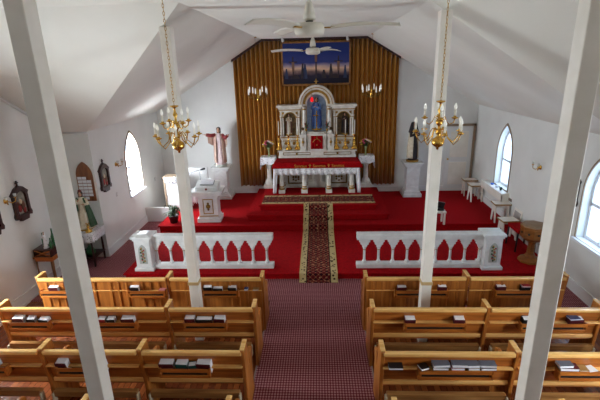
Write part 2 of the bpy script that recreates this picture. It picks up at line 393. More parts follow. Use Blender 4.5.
# ------------------------------------------------------------------ pews
def end_panel():
    # profile in (y,z); y=0 is the nominal row line, back of the pew is at y=-.2
    p = [(-.17, 0), (.32, 0), (.32, .10), (.29, .16), (.29, .52), (.31, .58), (.33, .63), (.31, .67), (.25, .69), (.18, .68), (.13, .63), (.10, .57), (.07, .60), (.045, .74), (.015, .90), (.005, .97), (-.01, .985), (-.20, .985), (-.215, .975), (-.21, .93), (-.19, .80), (-.15, .42)]
    return p
def pew(Y, divs, label, side, front=False, group='oak pews in rows beside the aisle'):
    """divs: X of every end panel / divider in order"""
    t = thing('pew', label, 'pew', (0, Y, 0), 0, group)
    x0, x1 = divs[0], divs[-1]
    tk = .045
    for k, x in enumerate(divs):
        xa = x - tk / 2
        if k == 0: xa = x
        if k == len(divs) - 1: xa = x - tk
        MB().prism(end_panel(), xa, xa + tk, 'x').build('end_panel' if k in (0, len(divs) - 1) else 'divider', OAKV, t, bevel=.008)
        MB().box(xa - .006, xa + tk + .006, -.21, .0, .985, 1.0).build('end_cap', OAKL, t, bevel=.005)
    for a, b in zip(divs[:-1], divs[1:]):
        a += .03; b -= .03
        # leaning back: top at y=-.2, bottom at y=-.1
        def sl(z): return -.2 + (.95 - z) * .2
        bk = MB().prism([(sl(.93), .93), (sl(.93) + .025, .93), (sl(.47) + .025, .47), (sl(.47), .47)], a, b, 'x')
        if front: bk = MB().box(a, b, -.2, -.178, .02, .93)
        bk.build('backrest', OAKV if front else OAK, t)
        MB().box(a, b, -.225, -.165, .92, .972).build('top_rail', OAKL, t, bevel=.012)
        MB().box(a, b, -.215, -.15, .745, .76).build('book_ledge', OAKL, t, bevel=.004)
        MB().box(a, b, sl(.5) - .025, sl(.5) + .015, .475, .53).build('bottom_rail', OAKL if not front else OAK, t, bevel=.008)
        MB().box(a, b, -.1, .27, .425, .455).build('seat', OAK, t, bevel=.01)
        if front:
            pn = MB().box(a, b, -.208, -.2, .02, .12)
            n = max(2, int((b - a) / .5))
            for i in range(n):
                u = a + (b - a) * (i + .5) / n
                for q in (-.13, .0, .13): pn.box(u + q - .016, u + q + .016, -.212, -.2, .12, .9)
            pn.build('screen_panel', OAKV, t, bevel=.004)
        else:
            kn = MB().box(a + .05, b - .05, -.25, -.18, .39, .425)
            kn.box(a + .05, b - .05, -.25, -.23, .34, .425)
            k_ = kn.build('kneeler', mat('kneeler_wood', (166, 120, 68), .35, col2=(130, 86, 44), scale=(2, 20, 20)), t, bevel=.012)
            for xx in (a + .03, b - .06):
                MB().box(xx, xx + .025, -.27, -.2, .24, .40).build('kneeler_leg', mat('worn_kneeler_leg', (190, 176, 150), .5), k_, bevel=.01)
    return t
def rack(t, x0, x1):
    MB().box(x0, x1, -.28, -.268, .665, .70).box(x0, x1, -.28, -.268, .735, .785).box(x0, x0 + .02, -.28, -.19, .665, .785).box(x1 - .02, x1, -.28, -.19, .665, .785).box(x0, x1, -.275, -.14, .665, .675).box(x0 + .02, x1 - .02, -.262, -.255, .675, .76).build('book_rack', [OAK], t, bevel=.004)
    MB().box(x0 + .04, x1 - .04, -.268, -.263, .70, .735).build('slot_shade', BLACK, t)  # black strip behind the gap, the slot's shade put in as colour
ROWS = {1: 6.04, 2: 5.18, 3: 4.27, 4: 3.37}
names = {1: 'front', 2: 'second', 3: 'third', 4: 'fourth'}
divs = {(1, 'l'): [-4.42, -2.29, -.785], (2, 'l'): [-4.42, -2.01, -.785], (3, 'l'): [-4.42, -3.21, -2.02, -.785], (4, 'l'): [-4.42, -3.21, -2.25, -.785],
        (1, 'r'): [.785, 2.35, 3.83], (2, 'r'): [.785, 2.33, 3.83], (3, 'r'): [.785, 2.31, 3.83], (4, 'r'): [.785, 2.4, 3.83]}
racks = {(1, 'l'): [(-4.36, -3.8), (-2.91, -2.33), (-1.75, -1.17)], (2, 'l'): [(-4.25, -3.67), (-3.0, -2.43), (-1.78, -1.18)], (3, 'l'): [(-4.18, -3.62), (-3.02, -2.45), (-1.78, -1.18)],
         (1, 'r'): [(1.24, 2.05), (2.74, 3.38)], (2, 'r'): [(1.22, 2.03), (2.74, 3.59)], (3, 'r'): [(1.2, 2.03), (2.74, 3.42)]}
desc = {(1, 'l'): 'oak front pew left of aisle, panelled screen back facing the rail', (1, 'r'): 'oak front pew right of aisle, panelled screen back facing the rail',
        (2, 'l'): 'oak pew left of aisle, second row behind the rail', (2, 'r'): 'oak pew right of aisle, second row behind the rail',
        (3, 'l'): 'oak pew left of aisle, third row from the rail', (3, 'r'): 'oak pew right of aisle, third row from the rail',
        (4, 'l'): 'oak pew left of aisle, arm tips cut by the bottom edge of the photo', (4, 'r'): 'oak pew right of aisle, arm tips cut by the bottom edge of the photo'}
for (r, sd), dv in divs.items():
    t = pew(ROWS[r], dv, desc[(r, sd)], sd, r == 1)
    for a, b in racks.get((r, sd), []): rack(t, a, b)

# books: (row, side, X, width, thickness, height above ledge, cover, pages, tilt, label)
CW = {'wine': (78, 16, 26), 'black': (22, 20, 24), 'teal': (16, 66, 64), 'grey': (96, 100, 112), 'tan': (150, 112, 60), 'red': (150, 34, 40), 'blue': (50, 70, 120), 'pink': (196, 120, 116), 'white': (214, 214, 216)}
PAGES = mat('page_edges', (226, 226, 230), .8)
def cover(c): return mat(c + '_book_cover', CW[c], .45)
def book(r, X, wd, th, hh, c, label, rx=0, dy=0, dz=0, grp=None):
    nm = 'hymnal' if c not in ('pink', 'white') or th > .02 else 'leaflet'
    b = MB()
    if hh > .03:
        th += .03; D_ = hh * .55 + .115
        b.mt(0).box(-wd / 2, wd / 2, -.004, .002, 0, D_).box(-wd / 2, wd / 2, th - .002, th + .004, 0, D_).box(-wd / 2, -wd / 2 + .005, 0, th, 0, D_)
        b.mt(1).box(-wd / 2 + .005, wd / 2 - .004, .002, th - .002, .004, D_ - .004)
        o = b.build(nm, [cover(c), PAGES], None, loc=(X, ROWS[r] - .222 + dy, .678 + dz))
        o.rotation_euler = (math.radians(14), 0, math.radians(rx))
    else:
        b.mt(0).box(-wd / 2, wd / 2, 0, .10, 0, .004).box(-wd / 2, wd / 2, 0, .10, th - .004, th).mt(1).box(-wd / 2 + .004, wd / 2 - .004, .003, .097, .004, th - .004)
        o = b.build(nm, [cover(c), PAGES], None, loc=(X, ROWS[r] - .275 + dy, .788 + dz)); o.rotation_euler = (0, 0, math.radians(rx))
    tag(o, label, 'book' if nm == 'hymnal' else 'leaflet', grp or ('hymnals in the %s-row pew racks' % names[r]))
L = 'left of aisle'; R_ = 'right of aisle'
# front row
book(1, -4.14, .15, .05, .09, 'wine', 'dark wine hymnal in the wall-end rack of the front pew left of aisle')
book(1, -2.83, .15, .05, .09, 'black', 'black hymnal with white edges, middle rack of front pew left of aisle')
book(1, -2.38, .10, .01, .0, 'pink', 'small pink leaflet by the divider of the front pew left of aisle', grp='loose leaflets on pew ledges')
book(1, -1.66, .13, .05, .09, 'black', 'white-edged black hymnal at left of aisle-end rack, front pew left of aisle', 3)
book(1, -1.5, .15, .03, .05, 'black', 'low black book in middle of aisle-end rack, front pew left of aisle')
book(1, -1.27, .13, .05, .08, 'black', 'dark hymnal at right of aisle-end rack, front pew left of aisle', -2)
book(1, -1.05, .06, .03, .0, 'blue', 'tiny blue book on the ledge right of the rack, front pew left of aisle')
book(1, -.9, .09, .02, .0, 'tan', 'small tan booklet at the aisle end of the front pew left of aisle')
book(1, 1.35, .14, .05, .08, 'wine', 'wine hymnal in aisle-end rack left of post, front pew right of aisle', 2)
book(1, 1.96, .13, .05, .09, 'wine', 'wine hymnal just right of the post, front pew right of aisle')
book(1, 2.84, .14, .05, .09, 'wine', 'dark hymnal at left of the wall-end rack, front pew right of aisle')
book(1, 3.2, .14, .06, .08, 'black', 'black hymnal with reddish book on it, wall-end rack, front pew right of aisle')
book(1, 3.2, .12, .02, .0, 'red', 'thin red book lying across black hymnal, front pew right of aisle', dz=.05)
# second row
book(2, -4.12, .16, .06, .09, 'wine', 'large wine hymnal at left of wall-end rack, second pew left of aisle', -3)
book(2, -3.94, .11, .07, .07, 'black', 'middle hymnal of the wall-end rack, second pew left of aisle', 4)
book(2, -3.76, .14, .05, .05, 'black', 'low black hymnal at right of wall-end rack, second pew left of aisle', -4)
book(2, -2.93, .11, .05, .06, 'red', 'red book with pink edges at left of middle rack, second pew left of aisle')
book(2, -2.8, .11, .05, .06, 'black', 'second book of middle rack, second pew left of aisle', 3)
book(2, -2.56, .18, .06, .08, 'wine', 'wide white-edged hymnal at right of middle rack, second pew left of aisle', 2)
book(2, -1.69, .14, .06, .09, 'wine', 'wine hymnal at left of aisle-end rack, second pew left of aisle', 2)
book(2, -1.49, .22, .04, .07, 'black', 'long black book in middle of aisle-end rack, second pew left of aisle')
book(2, -1.28, .15, .07, .09, 'wine', 'white-edged wine hymnal at right of aisle-end rack, second pew left of aisle', -4)
book(2, 1.3, .14, .06, .08, 'wine', 'wine hymnal in aisle-end rack, second pew right of aisle')
book(2, 1.95, .14, .06, .08, 'wine', 'wine hymnal by the divider, second pew right of aisle', -2)
book(2, 2.84, .13, .05, .08, 'black', 'black hymnal partly behind near right post, second pew right of aisle')
book(2, 3.46, .18, .07, .08, 'wine', 'blue-white edged wine hymnal at wall end, second pew right of aisle', 5)
book(2, 3.43, .14, .02, .0, 'blue', 'thin blue book resting on wall-end hymnal, second pew right of aisle', 5, dz=.05)
# third row
book(3, -3.82, .17, .06, .09, 'wine', 'wide wine hymnal at left picture edge, third pew left of aisle', 3)
book(3, -2.96, .13, .06, .09, 'wine', 'wine hymnal just left of near left post, third pew left of aisle')
book(3, -2.5, .12, .06, .09, 'black', 'black hymnal just right of near left post, third pew left of aisle', -6)
book(3, -1.7, .17, .06, .09, 'wine', 'wine hymnal at left of aisle-end rack, third pew left of aisle')
book(3, -1.52, .14, .06, .08, 'teal', 'teal hymnal beside the wine one, third pew left of aisle', -3)
book(3, -1.39, .1, .03, .05, 'teal', 'low teal book in aisle-end rack, third pew left of aisle', 8)
book(3, -1.26, .17, .07, .09, 'wine', 'white-edged wine hymnal at right of aisle-end rack, third pew left of aisle', -4)
book(3, .95, .16, .03, .0, 'black', 'flat black book at the aisle end, third pew right of aisle')
book(3, 1.28, .10, .03, .0, 'black', 'small dark book left of the long pile, third pew right of aisle', 20)
book(3, 1.45, .17, .035, .0, 'black', 'lower left black book of the long pile, third pew right of aisle')
book(3, 1.46, .19, .035, .0, 'grey', 'upper left grey book of the long pile, third pew right of aisle', 4, dz=.037)
book(3, 1.64, .15, .035, .0, 'red', 'red book low in the long pile, third pew right of aisle')
book(3, 1.66, .18, .04, .0, 'grey', 'silvery grey book on the red one, third pew right of aisle', -2, dz=.037)
book(3, 1.82, .13, .035, .0, 'tan', 'tan book low in the long pile, third pew right of aisle')
book(3, 1.81, .14, .035, .0, 'grey', 'grey book lying on the tan one, third pew right of aisle', 3, dz=.037)
book(3, 1.98, .17, .035, .0, 'wine', 'lower right wine book of the long pile, third pew right of aisle')
book(3, 1.97, .18, .035, .0, 'grey', 'upper right grey book of the long pile, third pew right of aisle', -3, dz=.037)
book(3, 2.86, .2, .04, .0, 'wine', 'wine hymnal lying flat right of near right post, third pew right of aisle', -2)
book(3, 2.82, .16, .035, .0, 'grey', 'grey book on flat wine hymnal, third pew right of aisle', 3, dz=.042)
book(3, 3.02, .10, .015, .0, 'tan', 'small tan booklet beside flat wine hymnal, third pew right of aisle')
book(3, 3.12, .10, .008, .0, 'white', 'crumpled white leaflet at the end of wall-end rack, third pew right of aisle', 12, grp='loose leaflets on pew ledges')

# ------------------------------------------------------------------ communion rails
MARB = mat('white_enamel', (232, 232, 230), .35, col2=(216, 216, 214), scale=(6, 6, 6))
def rail(sgn, label):
    t = thing('communion_rail', label, 'altar rail', (0, 7.85, .15), 0, 'white arcaded communion rails')
    x0, x1 = (.84, 3.36) if sgn > 0 else (-3.34, -.84)
    MB().box(x0, x1, -.09, .09, .68, .735).box(x0, x1, -.07, .07, .61, .68).build('top_rail', MARB, t, bevel=.012)
    MB().box(x0, x1, -.085, .085, 0, .085).box(x0, x1, -.06, .06, .085, .10).build('bottom_rail', MARB, t, bevel=.01)
    n = 9; pitch = .285
    cols = [(1.0 + pitch * i if sgn > 0 else -.98 - pitch * i) for i in range(n)]
    for x in cols:
        if not (x0 + .04 < x < x1 + .02): continue
        MB().lathe([(.045, -.05), (.045, -.02), (.03, .0), (.024, .03), (.024, .22), (.03, .225), (.03, .245), (.026, .25), (.04, .28), (.048, .30), (.05, .31)], (x, 0, .15), 10).build('column', MARB, t)
        MB().lathe([(.032, .228), (.032, .243)], (x, 0, .15), 10).build('gold_ring', GOLD, t)
    # arcade: spandrels between column heads (pointed trefoil arches)
    ar = MB(); cs = sorted(cols)
    for a in cs:
        poly = [(a - .055, .5), (a + .055, .5)]
        w_ = pitch / 2
        pr_ = [(.045, .45), (.055, .49), (.082, .50), (.078, .535), (.11, .555), (.105, .59), (.13, .60), (.1425, .63)]
        pts = [(a + u, z) for u, z in pr_] + [(a - u, z) for u, z in reversed(pr_)]
        pts = [(min(max(u, x0), x1), z) for u, z in pts]
        ar.prism(pts, -.035, .035, 'y')
    ar.build('arcade', MARB, t, bevel=.006)
    # end post with floral panel
    c = 3.49 * sgn
    MB().box(c - .2, c + .2, -.2, .2, 0, .07).box(c - .16, c + .16, -.16, .16, .07, .66).box(c - .18, c + .18, -.18, .18, .66, .70).box(c - .21, c + .21, -.2, .2, .70, .75).box(c - .19, c + .19, -.18, .18, .75, .78, taper=.5).build('end_post', MARB, t, bevel=.01)
    pan = MB().mt(0).prism(gothic(c, .16, .16, .44), -.172, -.160, 'y')
    pnl = pan.build('painted_panel', mat('grey_panel', (176, 180, 172), .5), t)
    fl = MB()
    for i in range(14):
        zz = .2 + .33 * i / 14; a = c + .035 * math.sin(i * 1.9)
        fl.mt(i % 3).sphere((a, -.175, zz), .018, 6)
    fl.tube([(c, -.174, .18), (c + .02, -.174, .3), (c - .015, -.174, .42), (c, -.174, .52)], .005, 5)
    fl.build('floral_motif', [LEAF, GOLD, mat('rose_paint', (170, 60, 70), .5)], pnl)
    return t
rail(-1, 'white arcaded communion rail left of the patterned runner')
rail(1, 'white arcaded communion rail right of the patterned runner')

# ------------------------------------------------------------------ runners
def strip(name, path, hw, label, axis='y', loc=(0, 0, 0)):
    me = bpy.data.meshes.new(name); vs = []; fs = []; vv = []; acc = 0
    for i, (a, z) in enumerate(path):
        if i: acc += math.hypot(a - path[i - 1][0], z - path[i - 1][1])
        vv.append(acc)
        vs += ([(-hw, a, z), (hw, a, z)] if axis == 'y' else [(a, -hw, z), (a, hw, z)])
    for i in range(len(path) - 1): fs.append((2 * i, 2 * i + 1, 2 * i + 3, 2 * i + 2))
    me.from_pydata(vs, [], fs); me.materials.append(RUNNER); uvl = me.uv_layers.new(name='UVMap')
    for lp in me.loops:
        k = lp.vertex_index; uvl.data[lp.index].uv = ((-hw if k % 2 == 0 else hw), vv[k // 2])
    me.update(); o = bpy.data.objects.new(name, me); COL.objects.link(o); o.location = loc
    q = o.modifiers.new('solid', 'SOLIDIFY'); q.thickness = .008; q.offset = 0
    return tag(o, label, 'carpet runner')
e = .008
strip('carpet_runner', [(7.42, .012 + e), (7.53, .012 + e), (7.54, .15 + e), (9.81, .15 + e), (9.818, .3 + e), (10.14, .3 + e), (10.148, .45 + e), (10.48, .45 + e), (10.488, .6 + e), (10.64, .6 + e)], .38,
      'long patterned runner with gold borders climbing the middle of the red steps', 'y', (.07, 0, 0))
strip('carpet_runner', [(-1.5, .6 + e), (1.5, .6 + e)], .36, 'short patterned runner lying crosswise before the altar on the top step', 'x', (.07, 10.98, .001))

# ------------------------------------------------------------------ curtain, painting
def top_z(x): x = abs(x - .02); return 4.79 if x < 1.46 else 4.79 - (x - 1.46) * .60
cu = MB()
NP = 36; HX = 2.355
def cf(u, v):
    x = -HX + 2 * HX * u + .02; ph = u * NP * 2 * PI
    z = .56 + (top_z(x) - .56) * v
    y = -.07 * math.sin(ph) - .02 * math.sin(ph * .37 + 1) * (1 - v)
    return (x + .012 * math.cos(ph), y, z)
cu.grid(cf, NP * 10, 6)
c_o = cu.build('curtain', CURT, None, solid=.006, loc=(0, 12.6, 0)); tag(c_o, 'tall pleated gold curtain covering the middle of the front wall', 'curtain')
pel = MB()
pp = [(-2.36, 4.22), (-2.36, 4.29), (-1.47, 4.82), (1.5, 4.82), (2.42, 4.27), (2.42, 4.2), (1.5, 4.76), (-1.46, 4.76)]
pel.prism(pp, 12.52, 12.56, 'y'); p_o = pel.build('curtain_rail', DARKW); tag(p_o, 'dark wooden rail along the sloped top of the gold curtain', 'curtain rail')
t = thing('painting', 'framed crucifixion painting with deep blue sky hung high on gold curtain', 'painting', (.05, 12.49, 4.13))
hw, hh = .98, .60
MB().box(-hw, hw, 0, .03, -hh, -hh + .06).box(-hw, hw, 0, .03, hh - .05, hh).box(-hw, -hw + .05, 0, .03, -hh, hh).box(hw - .05, hw, 0, .03, -hh, hh).build('frame', mat('brown_gilt_frame', (156, 104, 40), .45, col2=(120, 76, 26), scale=(10, 10, 10)), t, bevel=.008)
MB().box(-hw + .05, hw - .05, .01, .02, -hh + .06, hh - .05).build('canvas', PAINTING, t)
PD = mat('painted_dark_figures', (30, 24, 40), .6, col2=(56, 36, 34), scale=(12, 12, 12)); PB = mat('painted_blue_figures', (34, 48, 84), .6)
fg = MB()
def sil(x, h, w_, k):
    w_ *= 1.35; h *= 1.15
    fg.mt(k).prism([(x - w_, -.40), (x + w_, -.40), (x + w_ * .8, -.40 + h * .5), (x + w_ * .5, -.40 + h * .8), (x + w_ * .35, -.40 + h), (x - w_ * .35, -.40 + h), (x - w_ * .55, -.40 + h * .8), (x - w_ * .8, -.40 + h * .5)], .004, .009, 'y')
for x, h, w_, k in ((-.84, .24, .035, 1), (-.38, .36, .035, 0), (-.31, .34, .045, 1), (.22, .2, .05, 0), (.42, .34, .04, 0), (.82, .3, .035, 1), (.55, .1, .08, 0), (-.6, .1, .1, 0)): sil(x, h, w_, k)
for x, zb, zt_, aw in ((-.65, -.4, .2, .12), (0, -.4, .45, .18), (.63, -.4, .2, .12)):
    fg.mt(0).prism([(x - .018, zb), (x + .018, zb), (x + .018, zt_), (x - .018, zt_)], .004, .009, 'y').prism([(x - aw, zt_ - .16), (x + aw, zt_ - .16), (x + aw, zt_ - .13), (x - aw, zt_ - .13)], .003, .009, 'y')
    fg.mt(2).prism([(x - .03, zt_ - .40), (x + .03, zt_ - .40), (x + .04, zt_ - .15), (x - .04, zt_ - .15)], .0, .003, 'y')
fg.build('painted_figures', [PD, PB, mat('painted_bodies', (120, 84, 66), .6)], t)

# ------------------------------------------------------------------ statues (figures)
def statue(name, label, loc, H, robe, mantle, hair_m, arms, hair='long', sleeve=None, wide=1, veil=None, mantle_open=True, rz=0, feet_base=GOLD, crown=None, folds=9, halo=False, cat='statue'):
    """H = figure height; arms: list of (shoulder side, elbow, hand) in units of H"""
    t = thing(name, label, cat, loc, rz)
    def P(x, y, z): return (x * H, y * H, z * H)
    # body: one surface (head, neck, torso, arms, hands, feet), fused by a voxel remesh
    b = MB()
    b.lathe([(.001 * H, -.075 * H), (.03 * H, -.068 * H), (.043 * H, -.04 * H), (.05 * H, 0), (.05 * H, .03 * H), (.035 * H, .062 * H), (.001 * H, .072 * H)], P(0, 0, .925), 14, None, .88, 1)
    b.tube([P(0, -.045, .94), P(0, -.058, .915)], [.008 * H, .012 * H], 6)
    b.tube([P(-.018, -.044, .895), P(.018, -.044, .895)], .006 * H, 6)
    for sx in (-1, 1): b.sphere(P(.045 * sx, .005, .92), .011 * H, 6)
    b.tube([P(0, 0, .88), P(0, 0, .8)], [.026 * H, .034 * H], 10)
    b.lathe([(.06 * H, .45 * H), (.085 * H, .55 * H), (.075 * H, .64 * H), (.1 * H, .76 * H), (.085 * H, .815 * H), (.03 * H, .84 * H)], (0, 0, 0), 14, None, 1.0, .62)
    for sx in (-1, 1): b.tube([P(.05 * sx, 0, .5), P(.05 * sx, -.01, .28), P(.045 * sx, 0, .05)], [.06 * H, .045 * H, .03 * H], 8); b.tube([P(.045 * sx, .01, .02), P(.05 * sx, -.09, .014)], [.022 * H, .016 * H], 8)
    for sx, el, ha in arms:
        sh = (.1 * sx, 0, .79)
        b.tube([P(*sh), P(*el), P(*ha)], [.035 * H, .026 * H, .018 * H], 8)
        d = (Vector(ha) - Vector(el)).normalized(); sidev = d.cross(Vector((0, 0, 1)));
        if sidev.length < .1: sidev = Vector((1, 0, 0))
        sidev.normalize()
        b.tube([P(*ha), P(*(Vector(ha) + d * .035))], [.018 * H, .02 * H], 8, flat=.55)
        for k in range(4):
            o_ = sidev * (.011 * (k - 1.5)); L_ = (.036, .042, .04, .032)[k]
            s0 = Vector(ha) + d * .033 + o_; b.tube([P(*s0), P(*(s0 + d * L_ * .6)), P(*(s0 + d * L_ + Vector((0, 0, -.006))))], [.0062 * H, .006 * H, .0045 * H], 6)
        th0 = Vector(ha) + d * .008 + sidev * .016 * sx; b.tube([P(*th0), P(*(th0 + d * .018 + sidev * .014 * sx)), P(*(th0 + d * .034 + sidev * .014 * sx))], [.007 * H, .0062 * H, .005 * H], 6)
    bo = b.build('body', SKIN, t); r = bo.modifiers.new('r', 'REMESH'); r.mode = 'VOXEL'; r.voxel_size = max(.004, H * .0055); r.use_smooth_shade = True
    fc = MB()
    for sx in (-1, 1): fc.sphere(P(.017 * sx, -.047, .928), .0055 * H, 6)
    fc.tube([P(-.012, -.053, .897), P(.012, -.053, .897)], .003 * H, 5)
    fc.build('face_paint', HAIR, t)
    # robe
    rb = MB().lathe([(.135 * H * wide, .015 * H), (.13 * H * wide, .08 * H), (.115 * H * wide, .25 * H), (.105 * H * (.4 + .6 * wide), .45 * H), (.098 * H, .6 * H), (.108 * H, .74 * H), (.1 * H, .8 * H), (.045 * H, .845 * H), (.036 * H, .85 * H)], (0, 0, 0), 40, None, 1, .74, True, .05, folds)
    if sleeve: rb.build('robe', robe, t); rb = MB()
    for sx, el, ha in arms:
        sh = Vector((.09 * sx, 0, .79)); e1 = Vector(el); h1 = Vector(ha); w1 = e1.lerp(h1, .85)
        rb.tube([P(*sh), P(*e1), P(*w1)], [.05 * H, .048 * H, .042 * H], 12)
    rb.build('sleeves' if sleeve else 'robe', sleeve or robe, t)
    if mantle:
        mm = MB()
        # cloak: open front sheet hung from the shoulders, draped over the arms
        def cl(u, v):
            a = math.radians(-62 + 304 * u) if mantle_open else math.radians(-80 + 340 * u)
            a0 = math.radians(298) ; rr = (.155 * (wide - (wide - 1) * v) - .045 * v ** 2) * (1 + .05 * math.sin(u * 40)); z = .07 + .75 * v
            if v > .93: rr *= .72
            a = -a
            return P(rr * math.cos(a - 0), rr * .8 * math.sin(a) * -1 * -1, z) if False else P(rr * math.sin(2 * PI * (.09 + .82 * u)) * 1.0, -rr * .8 * math.cos(2 * PI * (.09 + .82 * u)), z)
        mm.grid(cl, 48, 12)
        for sx, el, ha in arms:
            e1 = Vector(el); h1 = Vector(ha); s1 = Vector((.1 * sx, 0, .8)); w1 = e1.lerp(h1, .6)
            drop = .34
            def sl_(u, v, s1=s1, e1=e1, w1=w1):
                p = s1.lerp(e1, u * 2) if u < .5 else e1.lerp(w1, (u - .5) * 2)
                return P(p.x, p.y + .02 + .012 * math.sin(u * 25), p.z + .045 - v * drop * (1 - .25 * u))
            mm.grid(sl_, 16, 5)
        mm.build('mantle', mantle, t, solid=.012 * H)
    if hair == 'long':
        hm = MB().lathe([(.05 * H, -.12 * H), (.056 * H, -.05 * H), (.056 * H, .0 * H)], P(0, .024, .925), 14).lathe([(.056 * H, -.0 * H), (.058 * H, .03 * H), (.045 * H, .066 * H), (.001 * H, .082 * H)], P(0, .012, .925), 14)
        hm.build('hair', hair_m, t)
    if veil:
        vm = MB()
        def vf(u, v):
            a = 2 * PI * (.12 + .76 * u); rr = .062 + .07 * (1 - v) ** 1.5; z = .74 + .262 * math.sin(v * PI / 2)
            if v > .8: rr *= math.sqrt(max(.0, 1 - ((v - .8) / .2) ** 2)) * .98 + .02
            return P(rr * math.sin(a), -rr * math.cos(a) * .9 + .01, z)
        vm.grid(vf, 28, 12); vm.build('veil', veil, t, solid=.012 * H)
    if crown:
        MB().lathe([(.038 * H, 0), (.045 * H, .03 * H), (.03 * H, .06 * H), (.004 * H, .075 * H)], P(0, 0, .975), 10).build('crown', crown, t)
    MB().lathe([(.17 * H, -.03 * H), (.17 * H, .012 * H), (.15 * H, .018 * H)], (0, 0, 0), 8).build('plinth', feet_base, t)
    return t
CREAM = mat('cream_robe', (222, 210, 186), .6, col2=(204, 188, 160), scale=(15, 15, 15)); REDM = mat('red_mantle', (150, 34, 34), .6, col2=(112, 22, 26), scale=(15, 15, 15))
PINK = mat('pale_pink_robe', (226, 206, 204), .6, col2=(208, 184, 184), scale=(15, 15, 15))
BROWNH = mat('dark_brown_habit', (36, 24, 24), .7, col2=(26, 18, 20), scale=(15, 15, 15)); BLUE = mat('blue_mantle', (30, 70, 150), .5, col2=(20, 48, 110), scale=(15, 15, 15))
GRNM = mat('green_mantle', (46, 84, 48), .6, col2=(30, 62, 36), scale=(15, 15, 15)); OCHRE = mat('ochre_plinth', (150, 110, 40), .6)

def pedestal(loc, wb, wt, h, label):
    t = thing('pedestal', label, 'pedestal', loc, 0, 'white statue pedestals against the front wall')
    b = MB().box(-wb / 2, wb / 2, -wb / 2, wb / 2, 0, .1).box(-wb * .44, wb * .44, -wb * .44, wb * .44, .1, .16).box(-wb * .38, wb * .38, -wb * .38, wb * .38, .16, .2).box(-wt * .32, wt * .32, -wt * .32, wt * .32, .2, h - .12).box(-wt * .44, wt * .44, -wt * .44, wt * .44, h - .12, h - .05).box(-wt / 2, wt / 2, -wt / 2, wt / 2, h - .05, h)
    b.build('block', MARB, t, bevel=.01)
    g = wt * .32
    MB().prism(gothic(0, g * 1.2, .26, h - .12 - .15 - g * 1.0), -g - .012, -g + .002, 'y', [gothic(0, g * .9, .30, h - .12 - .17 - g * 1.0)]).build('arched_moulding', MARB, t)
    return t
pedestal((-2.83, 12.3, .3), .6, .56, .98, 'white pedestal with pointed-arch moulding under the red-mantled statue')
pedestal((2.84, 12.28, .3), .54, .56, 1.03, 'white pedestal with pointed-arch moulding under the statue in dark habit')
statue('christ_statue', 'statue in white robe and red mantle with outstretched arm, left of curtain', (-2.83, 12.28, 1.315), 1.12, PINK, mat('beige_mantle', (204, 178, 158), .6, col2=(176, 132, 118), scale=(10, 10, 4)), HAIR,
       [(-1, (-.2, -.04, .79), (-.34, -.08, .82)), (1, (.17, -.06, .72), (.25, -.14, .8))], rz=math.radians(4), feet_base=mat('cloud_base', (190, 190, 180), .7), sleeve=REDM)
statue('nun_statue', 'statue of a nun in dark habit and cream cloak, right of the curtain', (2.84, 12.28, 1.365), 1.1, BROWNH, CREAM, HAIR,
       [(-1, (-.12, -.05, .66), (-.03, -.13, .72)), (1, (.12, -.05, .66), (.03, -.13, .7))], hair=None, veil=mat('black_veil', (20, 18, 22), .7), rz=math.radians(28), feet_base=OCHRE)

# ------------------------------------------------------------------ reredos
CX = .05
IVORY = mat('ivory_paint', (232, 228, 218), .4, col2=(212, 206, 194), scale=(8, 8, 8))
t = thing('reredos', 'carved white and gold reredos with three niches behind the altar', 'altarpiece', (CX, 12.3, .6)); t.scale = (.955, 1, .978)
rd = t
# y: front -.2, back +.2
MB().box(-1.12, 1.12, -.1, .2, 0, 1.0).box(-1.16, 1.16, -.14, .2, 0, .1).box(-1.18, 1.18, -.2, .2, .94, 1.0).box(-1.16, 1.16, -.17, .2, 1.0, 1.12).box(-1.2, 1.2, -.2, .2, 1.12, 1.16).build('base', IVORY, t, bevel=.008)
for x in (-.67, .67):
    f = MB()
    f.box(x - .25, x + .25, -.125, -.1, .12, .155).box(x - .25, x + .25, -.125, -.1, .43, .465).box(x - .25, x - .215, -.125, -.1, .12, .465).box(x + .215, x + .25, -.125, -.1, .12, .465)
    for k in (-1, 0, 1): f.sphere((x + .08 * k, -.115, .33), .035, 8).sphere((x + .08 * k, -.115, .26 if k else .22), .028, 8)
    f.build('gilt_panel', ANTIQ, t)
for x, wv in ((-.62, .42), (.62, .42)):
    MB().box(x - wv, x + wv, -.18, -.17, 1.02, 1.04).box(x - wv, x + wv, -.18, -.17, 1.085, 1.105).box(x - wv, x - wv + .02, -.18, -.17, 1.02, 1.1).box(x + wv - .02, x + wv, -.18, -.17, 1.02, 1.1).box(x - .03, x + .03, -.185, -.17, 1.035, 1.09).build('gold_band', ANTIQ, t)
MB().box(-.3, .3, -.16, -.1, .1, .2).box(-.14, .14, -.2, -.1, .2, .62).box(-.2, .2, -.22, -.1, .62, .72).box(-.26, .26, -.18, -.1, .9, .98).build('base_centre', IVORY, t, bevel=.008)
MB().prism([(-.27, .72), (.27, .72), (.2, .84), (.09, .8), (0, .88), (-.09, .8), (-.2, .84)], -.13, -.1, 'y').build('gilt_crest', ANTIQ, t)
